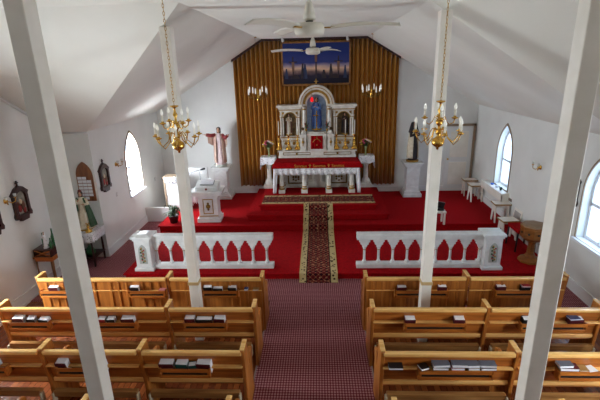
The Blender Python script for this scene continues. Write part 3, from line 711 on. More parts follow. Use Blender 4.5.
# gradine behind candlesticks
for sx in (-1, 1):
    MB().box(.69 * sx - .39, .69 * sx + .39, -.06, .2, 1.15, 1.5).box(.7 * sx - .4, .7 * sx + .4, -.09, .2, 1.46, 1.52).build('gradine', IVORY, t, bevel=.006)
    for q in (-.25, 0, .25): MB().sphere((.7 * sx + q, -.07, 1.36), .05, 8, ry=.02).box(.7 * sx + q - .09, .7 * sx + q + .09, -.075, -.06, 1.42, 1.445).build('gilt_swag', GOLD, t)
def arc(c, z, r, n=12, a0=0, a1=PI): return [(c + r * math.cos(a0 + (a1 - a0) * i / n), z + r * math.sin(a0 + (a1 - a0) * i / n)) for i in range(n + 1)]
NICHE = mat('niche_gold_interior', (124, 100, 58), .6, col2=(84, 66, 40), scale=(10, 10, 10)); NB = mat('niche_blue_interior', (150, 168, 190), .6, col2=(120, 140, 166), scale=(10, 10, 10))
for sx in (-1, 1):
    c = .80 * sx
    nich = [(c - .19, 1.58), (c + .19, 1.58)] + arc(c, 2.08, .19)
    MB().prism([(c - .31, 1.52), (c + .31, 1.52), (c + .31, 2.36), (c - .31, 2.36)], -.1, .0, 'y', [nich]).box(c - .31, c + .31, .0, .2, 1.52, 2.36).build('side_niche', IVORY, t, bevel=.004)
    MB().box(c - .2, c + .2, -.012, -.002, 1.56, 2.29).build('niche_back', NICHE, t)
    for q in (-.27, .27, -.205, .205):
        big = abs(q) > .25
        MB().lathe([(.035, 0), (.035, .04), (.024, .06), (.022, .5), (.026, .52), (.04, .58), (.04, .6)] if big else [(.018, 0), (.014, .04), (.014, .5), (.022, .54)], (c + q, -.125 - .0 * big, 1.58), 10).build('side_column', IVORY, t)
        MB().lathe([(.042, .0), (.03, .03)] if big else [(.024, 0), (.016, .03)], (c + q, -.125, 2.12), 10).build('gilt_capital', GOLD, t)
    a_ = MB().prism(arc(c, 2.08, .24) + list(reversed(arc(c, 2.08, .195))), -.13, -.1, 'y'); a_.build('niche_arch', IVORY, t)
    a_ = MB().prism(arc(c, 2.08, .205) + list(reversed(arc(c, 2.08, .18))), -.135, -.1, 'y'); a_.build('gilt_arch_line', GOLD, t)
    MB().box(c - .33, c + .33, -.16, .2, 2.2 + .12, 2.38).box(c - .35, c + .35, -.18, .2, 2.38, 2.42).box(c - .39, c + .39, -.22, .2, 2.42, 2.48).build('side_cornice', IVORY, t, bevel=.008)
    MB().box(c - .33, c + .33, -.165, -.155, 2.335, 2.36).build('gold_line', GOLD, t)
    for q in (-.305, .305, -.235, .235): MB().box(c + q - .006, c + q + .006, -.106, -.098, 1.6, 2.3).build('gilt_line', GOLD, t)
    MB().box(c - .3, c + .3, -.108, -.098, 1.53, 1.555).build('gilt_line', GOLD, t)
    for q in (-.2, .2): MB().sphere((c + q, -.105, 2.25), .035, 8, ry=.012).build('gilt_rosette', GOLD, t)
# centre tower with round arch
nich = [(-.29, 1.7), (.29, 1.7)] + arc(0, 2.48, .29, 16)
outer = [(-.46, 1.15), (.46, 1.15), (.46, 2.5)] + arc(0, 2.5, .46, 20)[1:]
MB().prism(outer, -.12, .02, 'y', [nich]).prism(outer, .02, .2, 'y').build('centre_tower', IVORY, t, bevel=.006)
MB().box(-.3, .3, .0, .015, 1.68, 2.79).build('niche_back', NB, t)
MB().prism(arc(0, 2.5, .53, 20) + list(reversed(arc(0, 2.5, .42, 20))), -.2, .18, 'y').box(-.58, -.42, -.21, .18, 2.43, 2.5).box(.42, .58, -.21, .18, 2.43, 2.5).build('arch_moulding', IVORY, t, bevel=.01)
MB().prism(arc(0, 2.5, .475, 20) + list(reversed(arc(0, 2.5, .455, 20))), -.212, -.19, 'y').prism(arc(0, 2.5, .4, 20) + list(reversed(arc(0, 2.5, .33, 20))), -.135, -.11, 'y').build('gilt_arch_line', GOLD, t)
for sx in (-1, 1):
    MB().lathe([(.05, 0), (.05, .05), (.036, .08), (.034, .7), (.05, .78), (.05, .8)], (.37 * sx, -.16, 1.64), 12).build('centre_column', IVORY, t)
    MB().lathe([(.055, .0), (.04, .05), (.055, .1)], (.37 * sx, -.16, 2.34), 12).build('gilt_capital', GOLD, t)
    for q in (.30, .445): MB().box(q * sx - .007, q * sx + .007, -.128, -.118, 1.66, 2.45).build('gilt_line', GOLD, t)
    MB().tube([(.5 * sx, -.1, 1.7), (.56 * sx, -.1, 1.66), (.53 * sx, -.1, 1.58)], [.03, .04, .02], 8).build('gilt_scroll', GOLD, t)
    MB().box(.42 * sx - .09, .42 * sx + .09, -.24, -.1, 1.16, 1.62).box(.42 * sx - .11, .42 * sx + .11, -.26, -.1, 1.58, 1.64).lathe([(.05, 0), (.06, .04), (.03, .1), (.001, .13)], (.42 * sx, -.18, 1.64), 8).build('pier', IVORY, t, bevel=.006)
    MB().sphere((.42 * sx, -.245, 1.42), .045, 8).box(.42 * sx - .012, .42 * sx + .012, -.25, -.24, 1.3, 1.54).build('gilt_motif', GOLD, t)
    MB().sphere((.42 * sx, -.18, 1.8), .045, 8).build('ball_finial', mat('bronze', (90, 66, 36), .4, .6), t)
MB().box(-.27, .27, -.2, -.1, 1.16, 1.62).box(-.3, .3, -.24, -.1, 1.6, 1.66).lathe([(.2, 0), (.24, .05), (.3, .09), (.3, .11)], (0, -.1, 1.6), 16, None, 1, .5).build('tabernacle', IVORY, t, bevel=.006)
MB().tube([(.0, -.14, 3.02), (.0, -.14, 3.2)], .02, 6).tube([(-.06, -.14, 3.13), (.06, -.14, 3.13)], .015, 6).build('gilt_cross', GOLD, t)
MB().lathe([(.001, -.06), (.045, -.04), (.05, 0), (.03, .05), (.02, .08)], (-.13, -.16, 2.62), 10).build('sanctuary_lamp', mat('red_lamp_glass', (200, 16, 20), .2, emit=.6), t)
MB().tube([(-.13, -.16, 2.68), (-.13, -.16, 2.93)], .005, 5).build('lamp_chain', GOLD, t)
# veil over the tabernacle door
v = thing('tabernacle_veil', 'small red veil with gold embroidery covering the tabernacle door', 'veil', (CX, 12.08, 1.78))
MB().grid(lambda u, w_: (-.17 + .34 * u, -.012 * math.sin(u * 22), .44 * w_), 24, 3).build('cloth', RED, v, solid=.006)
MB().tube([(-.12, -.02, .2), (-.06, -.025, .27), (0, -.02, .3), (.06, -.025, .27), (.12, -.02, .2)], .012, 6).tube([(0, -.02, .3), (0, -.02, .37)], .008, 5).sphere((0, -.02, .12), .02, 6).build('embroidery', GOLD, v)
# crucifix on tabernacle
v = thing('altar_crucifix', 'brass crucifix standing on the tabernacle before the central niche', 'crucifix', (CX, 12.17, 2.315))
MB().lathe([(.08, 0), (.07, .03), (.02, .06), (.014, .12), (.03, .15), (.012, .18)], (0, 0, 0), 12).build('foot', BRASS, v)
MB().box(-.014, .014, -.008, .008, .17, .55).box(-.1, .1, -.008, .008, .4, .428).build('cross', BRASS, v)
MB().tube([(-.085, -.014, .425), (0, -.02, .39), (.085, -.014, .425)], .007, 6).tube([(0, -.018, .4), (0, -.02, .32), (.006, -.018, .24)], [.016, .014, .008], 8).sphere((0, -.022, .42), .016, 8).build('corpus', ANTIQ, v)
statue('mary_statue', 'blue-mantled statue in the central round-arched niche of the reredos', (CX, 12.245, 2.34), .88, mat('sky_blue_robe', (84, 120, 178), .6), BLUE, HAIR,
       [(-1, (-.13, -.05, .66), (-.04, -.13, .72)), (1, (.13, -.05, .66), (.05, -.13, .7))], rz=math.radians(-10), feet_base=GOLD)
statue('saint_statue', 'small brown and white statue in the left niche of the reredos', (CX - .8, 12.235, 2.2), .58, CREAM, mat('brown_mantle', (104, 66, 48), .6), HAIR,
       [(-1, (-.12, -.05, .68), (-.04, -.12, .74)), (1, (.12, -.05, .66), (.05, -.12, .68))], feet_base=GOLD)
statue('saint_statue', 'small statue in dark cloak in the right niche of the reredos', (CX + .8, 12.235, 2.2), .58, mat('dark_brown_robe', (70, 48, 40), .6), mat('black_cloak', (26, 22, 24), .6), HAIR,
       [(-1, (-.12, -.05, .68), (-.04, -.12, .74)), (1, (.12, -.05, .66), (.05, -.12, .68))], feet_base=GOLD)
# sprigs beside central statue
for sx, wd_ in ((-1, 'left'), (1, 'right')):
    v = thing('silk_plant', 'small dark green spray %s of the central statue on the reredos' % wd_, 'artificial plant', (CX + .3 * sx, 12.06, 2.3))
    MB().lathe([(.03, 0), (.04, .05), (.03, .07)], (0, 0, 0), 8).build('pot', GOLD, v)
    lf = MB()
    for k in range(16):
        a = k * 2.4; h_ = .1 + .22 * random.random(); rr = .04 + .05 * random.random()
        p1 = (rr * math.cos(a), rr * .5 * math.sin(a), h_); lf.tube([(0, 0, .06), (p1[0] * .4, p1[1] * .4, h_ * .7), p1], [.004, .014, .002], 5, flat=.3)
    lf.build('leaves', LEAF, v)
    b_ = MB()
    for k in range(3): b_.sphere((.04 * math.cos(k * 2), -.04, .12 + .05 * k), .018, 6)
    b_.build('blossoms', mat('red_blossom', (150, 24, 30), .6), v)

# candlesticks on the ledge, three each side
def candlestick(loc, h, label, ch=.3, group='brass candlesticks on the altar ledge', s=1):
    t = thing('candlestick', label, 'candlestick', loc, 0, group)
    MB().lathe([(.075 * s, 0), (.08 * s, .02 * s), (.05 * s, .06 * s), (.02 * s, .1 * s), (.035 * s, .13 * s), (.03 * s, .16 * s), (.013 * s, .19 * s), (.013 * s, h * .6), (.03 * s, h * .66), (.012 * s, h * .72), (.015 * s, h * .9), (.045 * s, h * .95), (.045 * s, h)], (0, 0, 0), 12).build('stick', BRASS, t)
    c = MB().lathe([(.014, 0), (.014, ch), (.006, ch + .008)], (0, 0, h), 8).build('candle', CANDLE, t)
    MB().tube([(0, 0, h + ch), (0, 0, h + ch + .02)], .002, 4).build('wick', BLACK, c)
    return t
for i, (x, lb) in enumerate(((-1.08, 'outermost left'), (-.8, 'middle left'), (-.54, 'inner left'), (.58, 'inner right'), (.84, 'middle right'), (1.1, 'outermost right'))):
    candlestick((CX + x - .02, 12.15, 1.765), .42, '%s of six brass candlesticks with white candles on the reredos ledge' % lb, .40 if i in (0, 1, 4, 5) else .3, s=1.25)

# ------------------------------------------------------------------ altar table + cloths
t = thing('altar_table', 'white altar table on four gold-footed columns before the reredos', 'altar', (CX - .02, 11.85, .6))
MB().box(-1.16, 1.16, -.3, .3, .82, .9).box(-1.11, 1.11, -.27, .27, .76, .82).build('tabletop', IVORY, t, bevel=.008)
for x in (-1.0, -.35, .35, 1.0):
    for y in (-.2, .2):
        l_ = MB().lathe([(.07, .12), (.065, .2), (.065, .68), (.08, .74), (.085, .76)], (x, y, 0), 12).build('leg', IVORY, t)
        MB().box(x - .09, x + .09, y - .09, y + .09, 0, .1).build('leg_block', IVORY, l_, bevel=.008)
        MB().lathe([(.075, .1), (.08, .13), (.065, .16), (.07, .2), (.058, .22)], (x, y, 0), 12).build('gilt_foot_ring', GOLD, l_)
def lace_hem(x0, x1, y, z1, z0, n):  # scalloped drop
    m = MB()
    def f(u, v):
        x = x0 + (x1 - x0) * u; sc = .03 * abs(math.sin(u * PI * n)); zz = z1 + (z0 - sc - z1) * v
        return (x, y - .012 * math.sin(u * n * 2 * PI) * v, zz)
    m.grid(f, n * 8, 4); return m
lc = thing('lace_altar_cloth', 'white lace-edged cloth hanging below the red cover of the altar', 'tablecloth', (CX - .02, 11.85, .6))
lace_hem(-1.19, 1.19, -.338, .905, .58, 15).build('front_lace', LACE, lc, solid=.004)
def side(sx):
    def f(u, v): return (sx * (1.19 + .05 * v + .012 * math.sin(u * 14)), -.335 + .64 * u, .905 - v * (.88 - .04 * u))
    return MB().grid(f, 20, 6)
for sx in (-1, 1):
    sd_ = side(sx)
    sd_.grid(lambda u, v, sx=sx: (sx * (1.19 + .05 * v - .13 * u * (1 - .35 * v)), -.337 - .012 * math.sin(u * 6), .905 - v * .88), 6, 6)
    sd_.build('side_drop', LINEN, lc, solid=.006)
rc = thing('red_altar_cover', 'red cloth with gold words lying over the altar table', 'altar cloth', (CX, 11.85, .6))
def rf(u, v):
    # v 0..1 : back edge to front hem; top then drop
    s_ = v * .81; spread = 1.0
    if s_ < .64: y = .29 - s_; z = .918; d = 0
    else: y = -.352 - .004 * math.sin(u * 30); z = .918 - (s_ - .64); d = (s_ - .64)
    x = (-1 + 2 * u) * (1.17 + .04 * v + d * .45)
    return (x, y, z)
MB().grid(rf, 60, 26).build('cloth', RED, rc, solid=.006)
def lettering(body, size, loc, m, parent, name='lettering'):
    cu_ = bpy.data.curves.new(name, 'FONT'); cu_.body = body; cu_.size = size; cu_.extrude = .003; cu_.align_x = 'CENTER'; cu_.align_y = 'CENTER'
    tmp = bpy.data.objects.new('t', cu_); COL.objects.link(tmp); dg = bpy.context.evaluated_depsgraph_get()
    me = bpy.data.meshes.new_from_object(tmp.evaluated_get(dg)); bpy.data.objects.remove(tmp)
    me.transform(Matrix.Rotation(PI / 2, 4, 'X')); me.materials.clear(); me.materials.append(m)
    o = bpy.data.objects.new(name, me); COL.objects.link(o); o.parent = parent; o.location = loc
    return o
GTHREAD = mat('gold_thread', (206, 150, 50), .5)
lettering('Sanctus', .115, (-.46, -.364, .815), GTHREAD, rc); lettering('Sanctus', .115, (.06, -.364, .815), GTHREAD, rc); lettering('Sanctus', .115, (.58, -.364, .815), GTHREAD, rc)
MB().box(-.21, -.19, -.368, -.36, .775, .87).box(-.235, -.165, -.368, -.36, .83, .845).box(.31, .33, -.368, -.36, .775, .87).box(.285, .355, -.368, -.36, .83, .845).build('embroidered_cross', GTHREAD, rc)

# side stands with lace and flower vases
for sx, wd_ in ((-1, 'left'), (1, 'right')):
    x = CX + 1.44 * sx
    t = thing('flower_stand', 'white baluster stand with square base at the %s end of the altar' % wd_, 'stand', (x, 12.26, .6), 0, 'white stands flanking the altar')
    MB().box(-.16, .16, -.16, .16, 0, .12).lathe([(.12, .12), (.13, .2), (.07, .28), (.06, .6), (.1, .75), (.06, .82), (.1, .9)], (0, 0, 0), 12).box(-.2, .2, -.18, .18, .9, .94).build('pedestal_body', IVORY, t, bevel=.008)
    c = MB()
    c.box(-.205, .205, -.185, .185, .942, .95)
    for s1 in (-1, 1):
        c.grid(lambda u, v, s1=s1: (s1 * (.21 + .03 * v + .01 * math.sin(u * 18)), -.19 + .38 * u, .95 - v * (.34 + .03 * math.sin(u * 9))), 14, 4)
    c.grid(lambda u, v: (-.21 + .42 * u, -.19 - .02 * v - .01 * math.sin(u * 18) * v, .95 - v * (.2 + .02 * math.sin(u * 12))), 14, 4)
    o = c.build('stand_cloth', LACE, None, loc=(x, 12.26, .6)); tag(o, 'white lace cloth draped over the %s flower stand beside the altar' % wd_, 'cloth', 'lace cloths on the flower stands')
    v = thing('flower_vase', 'vase of mixed bright flowers on the %s stand beside the altar' % wd_, 'vase of flowers', (x - .02 * sx, 12.26, 1.552), 0, 'flower vases flanking the altar')
    MB().lathe([(.035, 0), (.04, .02), (.018, .05), (.022, .15), (.045, .24), (.05, .26)], (0, 0, 0), 12).build('vase', mat('pale_green_glass', (150, 160, 110), .25), v)
    st = MB(); bl = MB(); cols = 4
    for k in range(34):
        a = k * 2.399; q = math.sqrt(k / 34) ; rr = .17 * q; hgt = .30 + .17 * math.sqrt(max(0, 1 - q * q)) - .02
        p = (rr * math.cos(a), rr * .8 * math.sin(a), hgt); st.mt(0).tube([(0, 0, .2), (p[0] * .5, p[1] * .5, hgt * .8), p], .004, 4)
        if k % 4 == 3: st.tube([p, (p[0] * 1.3, p[1] * 1.3, p[2] + .01)], [.02, .004], 5, flat=.3)
        else: bl.mt(k % 4).lathe([(.004, 0), (.03, .008), (.036, .02), (.02, .03), (.001, .032)], p, 8)
    st.build('foliage', LEAF, v)
    bl.build('flowers', [mat('pink_petals', (206, 70, 110), .6), mat('yellow_petals', (226, 190, 60), .6), mat('white_petals', (230, 214, 200), .6), mat('magenta_petals', (150, 30, 60), .6)], v)

# ------------------------------------------------------------------ candle branches hanging over the altar
def branch(x, label):
    t = thing('candle_branch', label, 'small chandelier', (x, 11.5, 3.36), 0, 'small candelabra hanging before the curtain')
    MB().tube([(0, 0, .16), (.0, 0, 1.44)], .004, 5).build('hanging_wire', ANTIQ, t)
    MB().lathe([(.03, 0), (.05, .01), (.02, .03)], (0, 0, 1.435), 10).build('ceiling_hook', BRASS, t)
    MB().lathe([(.001, -.14), (.03, -.12), (.012, -.08), (.04, -.04), (.016, .02), (.03, .08), (.01, .16)], (0, 0, 0), 10).build('stem', BRASS, t)
    for k in range(8):
        a = PI / 8 + k * PI / 4; c, s_ = math.cos(a), math.sin(a); zz = .05 * (k % 2)
        ar = MB().tube([(0.01 * c, .01 * s_, -.06), (.1 * c, .1 * s_, -.1), (.23 * c, .23 * s_, -.05), (.25 * c, .25 * s_, .0 + zz)], .008, 6).lathe([(.01, 0), (.03, .015), (.012, .02)], (.25 * c, .25 * s_, zz), 8).build('arm', ANTIQ, t)
        MB().lathe([(.012, 0), (.018, .03), (.016, .12), (.006, .16)], (.25 * c, .25 * s_, .02 + zz), 8).build('glass_light', mat('frosted_glass', (236, 230, 218), .2, emit=.12), ar)
    return t
branch(-1.5, 'small brass candelabrum hanging before the curtain, left of the reredos')
branch(1.5, 'small brass candelabrum hanging before the curtain, right of the reredos')

# ------------------------------------------------------------------ brass chandeliers
def chandelier(x, y, z, ceil, rz, label):
    t = thing('brass_chandelier', label, 'chandelier', (x, y, z), rz, 'brass chandeliers hanging in the nave')
    MB().lathe([(.001, -.085), (.012, -.08), (.014, -.06), (.03, -.05), (.058, -.03), (.068, 0), (.058, .03), (.03, .05), (.016, .07), (.03, .09), (.036, .11), (.014, .13), (.014, .17), (.034, .19), (.038, .22), (.014, .25), (.012, .3), (.026, .33), (.012, .36), (.01, .40), (.045, .415), (.045, .425), (.006, .43)], (0, 0, 0), 16).build('body', BRASS, t)
    ch = MB(); n = int((ceil - z - .43) / .035)
    for i in range(n):
        zc = .43 + .035 * (i + .5)
        pts = [(.009 * math.cos(a), 0, zc + .022 * math.sin(a)) if i % 2 else (0, .009 * math.cos(a), zc + .022 * math.sin(a)) for a in [2 * PI * k / 8 for k in range(9)]]
        ch.tube(pts, .0028, 4, caps=False)
    ch.build('chain', BRASS, t)
    MB().lathe([(.05, 0), (.04, -.03), (.01, -.05)], (0, 0, ceil - z), 12).build('ceiling_rose', BRASS, t)
    for R, zc, n, ph in ((.235, .10, 7, .2), (.15, .235, 4, .5)):
        for k in range(n):
            a = ph + 2 * PI * k / n; c, s_ = math.cos(a), math.sin(a)
            q = [(.02, zc + .02), (.06, zc + .045), (.085, zc + .01), (.10, zc - .05), (.15 * R / .235 + .02, zc - .095 * R / .2), (R - .02, zc - .06), (R, zc)]
            if R < .2: q = [(.02, zc), (.05, zc + .03), (.07, zc - .02), (.10, zc - .05), (R - .01, zc - .03), (R, zc + .01)]
            ar = MB().tube([(r * c, r * s_, zz) for r, zz in q], .006, 6).lathe([(.008, -.005), (.032, .004), (.034, .012), (.014, .016), (.014, .03)], (R * c, R * s_, q[-1][1]), 10).build('arm', BRASS, t)
            cn = MB().lathe([(.011, 0), (.011, .065)], (R * c, R * s_, q[-1][1] + .028), 8).build('candle_sleeve', CANDLE, ar)
            MB().lathe([(.008, 0), (.016, .018), (.015, .035), (.006, .058), (.001, .066)], (R * c, R * s_, q[-1][1] + .093), 8).build('bulb', BULB, ar)
    return t
chandelier(-1.42, 4.5, 3.30, ZF, .3, 'brass chandelier on a chain, left of the ceiling fans')
chandelier(1.365, 4.5, 3.29, ZF, .9, 'brass chandelier on a chain, right of the ceiling fans')

# ------------------------------------------------------------------ fans
FANW = mat('fan_enamel', (214, 208, 194), .45)
def fan(x, y, z, rot, L_, label, rise=0):
    t = thing('ceiling_fan', label, 'ceiling fan', (x, y, z), 0, 'white ceiling fans along the middle of the ceiling')
    MB().tube([(0, 0, .16), (0, 0, ZF - z)], .013, 8).build('downrod', FANW, t)
    MB().lathe([(.055, 0), (.05, -.05), (.02, -.08)], (0, 0, ZF - z), 14).build('ceiling_cup', FANW, t)
    MB().lathe([(.035, .09), (.06, .1), (.055, .15), (.035, .23), (.028, .25), (.014, .26)], (0, 0, 0), 16).build('motor_cap', FANW, t)
    MB().lathe([(.02, .075), (.036, .085), (.036, .095)], (0, 0, 0), 16).build('neck_ring', BLACK, t)
    MB().lathe([(.01, -.055), (.09, -.052), (.13, -.035), (.142, -.01), (.142, .04), (.12, .07), (.03, .08)], (0, 0, 0), 24).build('motor_housing', FANW, t)
    for k in range(3):
        a = rot + 2 * PI * k / 3; M = Matrix.Rotation(a, 4, 'Z')
        b = MB()
        def f(u, v):
            r = .2 + L_ * u; wd = .05 + .012 * math.sin(u * PI)
            return (r, (v - .5) * 2 * wd, .03 + .02 * math.sin(u * PI) + rise * u + (v - .5) * .035)
        b.grid(f, 16, 4, M=M); bo = b.build('blade', FANW, t, solid=.006)
        MB().box(.12, .24, -.018, .018, .02, .032, M=M).build('blade_iron', GOLD, bo)
fan(.03, 4.3, 4.405, math.radians(-4), .64, 'white three-blade ceiling fan nearest the viewer')
fan(.01, 8.7, 4.34, math.radians(-70), .64, 'white three-blade ceiling fan farther off, before the painting')

# ceiling spots
for x, lb in ((-.86, 'left'), (.9, 'right')):
    t = thing('ceiling_spotlight', 'small white spotlight on the ceiling above the %s edge of the painting' % lb, 'spotlight', (x, 12.2, ZF), 0, 'small spotlights above the painting')
    MB().lathe([(.03, 0), (.03, -.02)], (0, 0, 0), 10).build('mount', TRIMW, t)
    MB().tube([(0, 0, -.03), (.02, .05, -.09)], [.03, .04], 10).build('lamp_head', TRIMW, t)

# ------------------------------------------------------------------ lectern and things at the left
t = thing('lectern', 'white lectern with gold-framed emblem and slanted top, left of the steps', 'lectern', (-2.74, 10.28, .3), math.radians(2))
MB().box(-.3, .3, -.22, .22, 0, .11).box(-.26, .26, -.19, .19, .11, .16).build('base', MARB, t, bevel=.01)
MB().box(-.24, .24, -.17, .17, .16, .7).box(-.27, .27, -.2, .2, .66, .72).build('shaft', MARB, t, bevel=.01)
MB().box(-.36, .36, -.26, .26, .72, .80).box(-.4, .4, -.3, .3, .8, .84).build('top', MARB, t, bevel=.01)
e_ = MB().box(-.13, .13, -.185, -.17, .22, .24).box(-.13, .13, -.185, -.17, .6, .62).box(-.13, -.11, -.185, -.17, .22, .62).box(.11, .13, -.185, -.17, .22, .62).box(-.245, .245, -.195, -.17, .155, .175).build('gilt_frame', GOLD, t)
MB().sphere((0, -.175, .42), .06, 10).sphere((0, -.18, .34), .03, 8).sphere((0, -.18, .5), .03, 8).build('gilt_emblem', ANTIQ, t)
t = thing('book_stand', 'white slanted book rest standing on top of the lectern', 'book stand', (-2.74, 10.26, 1.142), math.radians(2))
MB().prism([(-.2, 0), (.18, 0), (.18, .2), (-.2, .09)], -.28, .28, 'x').build('slanted_box', MARB, t, bevel=.01)
MB().sphere((0, -.205, .05), .03, 8).build('red_emblem', mat('red_brown_seal', (130, 40, 26), .5), t)
b = MB().mt(1).box(-.16, .0, -.1, .12, 0, .02).box(.0, .16, -.1, .12, 0, .02).mt(0).box(-.17, .17, -.11, .13, -.006, 0)
o = b.build('open_missal', [BLACK, PAGES], None, loc=(-2.74, 10.26, 1.31)); o.rotation_euler = (math.radians(16), 0, math.radians(2)); tag(o, 'open book lying on the slanted rest of the lectern', 'book')

t = thing('celebrant_chair', 'tall-backed white draped chair between left post and lectern', 'chair', (-3.28, 11.3, .3), math.radians(10))
MB().box(-.3, .3, -.28, .28, .4, .5).build('seat', MARB, t, bevel=.02)
MB().box(-.27, .27, .2, .28, .45, 1.12).build('backrest', MARB, t, bevel=.03)
for x in (-.28, .24):
    for y in (-.26, .22): MB().box(x, x + .05, y, y + .05, 0, .42).build('leg', MARB, t, bevel=.006)
for x in (-.32, .26): MB().box(x, x + .06, -.26, .24, .66, .7).box(x, x + .05, -.26, -.21, .5, .66).build('armrest', MARB, t, bevel=.01)
o = MB().grid(lambda u, v: (-.33 + .66 * u, -.30 - .01 * math.sin(u * 40), .52 - v * (.27 + .04 * (int(u * 24) % 2))), 48, 3).grid(lambda u, v: (-.33 + .66 * u, -.30 + .5 * v, .52 + .006 * math.sin(u * 15)), 16, 4).build('fringed_cloth', LINEN, None, solid=.006, loc=(-3.28, 11.3, .3), rot=math.radians(10)); tag(o, 'fringed white cloth draped over the seat of the white chair', 'cloth')
t = thing('microphone_stand', 'thin microphone stand with black head leaning over the white chair', 'microphone', (-3.1, 10.9, .3))
MB().lathe([(.11, 0), (.11, .015), (.02, .03)], (0, 0, 0), 14).build('foot', BLACK, t)
MB().tube([(0, 0, .02), (0, 0, 1.15)], .009, 6).tube([(-.3, 0, 1.10), (.05, 0, 1.2)], .008, 6).build('rod', mat('grey_steel', (110, 110, 114), .4, .7), t)
MB().tube([(.03, 0, 1.195), (.12, 0, 1.22)], [.02, .03], 8).sphere((.13, 0, 1.223), .032, 8).build('microphone_head', BLACK, t)

t = thing('side_cabinet', 'white side cabinet edged in tan beside the left wall behind the post', 'cabinet', (-3.98, 11.25, .3))
MB().box(-.2, .28, -.16, .16, 0, .92).build('body', WHITE, t, bevel=.006)
MB().box(-.23, .31, -.19, .19, .92, .96).box(-.21, -.17, -.18, -.16, 0, .92).box(.25, .29, -.18, -.16, 0, .92).build('edging', WTRIM, t)
MB().box(-.14, .22, -.172, -.16, .06, .86).build('door', TRIMW, t, bevel=.004)
v = MB().grid(lambda u, v_: (-.16 + .42 * u, -.195 - .008 * math.sin(u * 30), .965 - v_ * (.14 + .04 * abs(math.sin(u * 12)))), 24, 3).build('cabinet_lace', LACE, None, solid=.004, loc=(-3.98, 11.25, .3)); tag(v, 'lace strip hanging from the top of the white side cabinet', 'cloth')

t = thing('potted_fern', 'dark-leaved potted plant on the platform edge beside the left post', 'potted plant', (-3.66, 10.1, .3))
MB().lathe([(.09, 0), (.13, .18), (.14, .2), (.12, .2), (.11, .17)], (0, 0, 0), 14).build('pot', mat('dark_maroon_pot', (54, 20, 22), .4), t)
lf = MB()
for k in range(46):
    a = k * 2.399; out = .08 + .16 * random.random(); h_ = .24 + .22 * random.random(); c, s_ = math.cos(a), math.sin(a)
    lf.tube([(0, 0, .17), (out * .5 * c, out * .5 * s_, h_), (out * c, out * s_, h_ - .02), (out * 1.2 * c, out * 1.2 * s_, h_ - .08)], [.004, .018, .024, .002], 5, flat=.2)
lf.build('leaves', LEAF, t)

# statue table in the left corner
t = thing('corner_table', 'dark wooden table under white lace in the left corner recess', 'table', (-5.05, 8.38, .012))
MB().box(-.27, .29, -.25, .25, .74, .78).build('tabletop', DARKW, t, bevel=.004)
for x in (-.25, .25):
    for y in (-.22, .22): MB().lathe([(.018, 0), (.026, .2), (.02, .5), (.03, .74)], (x, y, 0), 8).build('leg', DARKW, t)
MB().box(-.26, .28, -.24, .24, .2, .22).build('lower_shelf', DARKW, t)
lc = MB().box(-.3, .32, -.275, .27, .783, .788)
lc.grid(lambda u, v: (-.3 + .62 * u, -.28 - .012 * math.sin(u * 26) * v, .788 - v * (.18 + .03 * abs(math.sin(u * PI * 6)))), 48, 4)
lc.grid(lambda u, v: (.325 + .012 * math.sin(u * 26) * v, -.28 + .54 * u, .788 - v * (.18 + .03 * abs(math.sin(u * PI * 5)))), 40, 4)
o = lc.build('lace_tablecloth', LACE, None, loc=(-5.05, 8.38, .012)); tag(o, 'white scalloped lace cloth on the table under the crowned statue', 'tablecloth')
statue('infant_king_statue', 'crowned statue in green mantle and ornate cream gown on lace-covered corner table', (-4.99, 8.40, .825), .84, CREAM, GRNM, HAIR,
       [(-1, (-.13, -.05, .66), (-.05, -.13, .78)), (1, (.13, -.05, .66), (.06, -.13, .68))], crown=mat('dull_red_crown', (120, 50, 34), .5), rz=math.radians(18), feet_base=GOLD, wide=1.7)
candlestick((-5.2, 8.22, .802), .2, 'brass candlestick left of the crowned statue on the corner table', .24, 'candlesticks on the corner table', .9)
candlestick((-4.84, 8.22, .802), .2, 'brass candlestick right of the crowned statue on the corner table', .24, 'candlesticks on the corner table', .9)
o = MB().lathe([(.04, 0), (.09, .05), (.1, .12), (.06, .19), (.035, .23), (.045, .25)], (0, 0, 0), 14).build('green_vase', GREEN, None, loc=(-4.92, 8.28, .234)); tag(o, 'round green vase on the shelf beneath the corner table', 'vase')

# small table at the left wall
t = thing('wall_table', 'small wooden table with thin legs standing against the left wall', 'table', (-5.14, 7.3, 0), 0)
MB().box(-.19, .19, -.24, .24, .72, .75).box(-.17, .17, -.22, .22, .66, .72).build('tabletop', OAK, t, bevel=.004)
for x in (-.16, .16):
    for y in (-.2, .2): MB().lathe([(.012, 0), (.016, .3), (.014, .5), (.02, .66)], (x, y, 0), 8).build('leg', mat('turned_brown_leg', (120, 78, 40), .5), t)
t = thing('prayer_rack', 'dark crossed-slat rack standing on the small wall table', 'rack', (-5.14, 7.22, .752))
MB().box(-.17, .17, -.14, -.12, 0, .02).box(-.17, .17, .12, .14, 0, .02).box(-.17, .17, -.14, .14, .13, .15).box(-.17, -.15, -.14, .14, 0, .14).box(.15, .17, -.14, .14, 0, .14).build('frame', DARKW, t)
MB().tube([(-.16, -.13, .01), (.16, -.13, .13)], .012, 5).tube([(.16, -.13, .01), (-.16, -.13, .13)], .012, 5).build('crossed_slats', OAK, t)
statue('madonna_figurine', 'white figurine with gold crown between green bottles on the wall table', (-5.1, 7.18, .914), .3, LINEN, None, HAIR,
       [(-1, (-.11, -.05, .66), (-.03, -.12, .74)), (1, (.11, -.05, .66), (.03, -.12, .74))], crown=GOLD, hair=None, veil=LINEN, feet_base=LINEN)
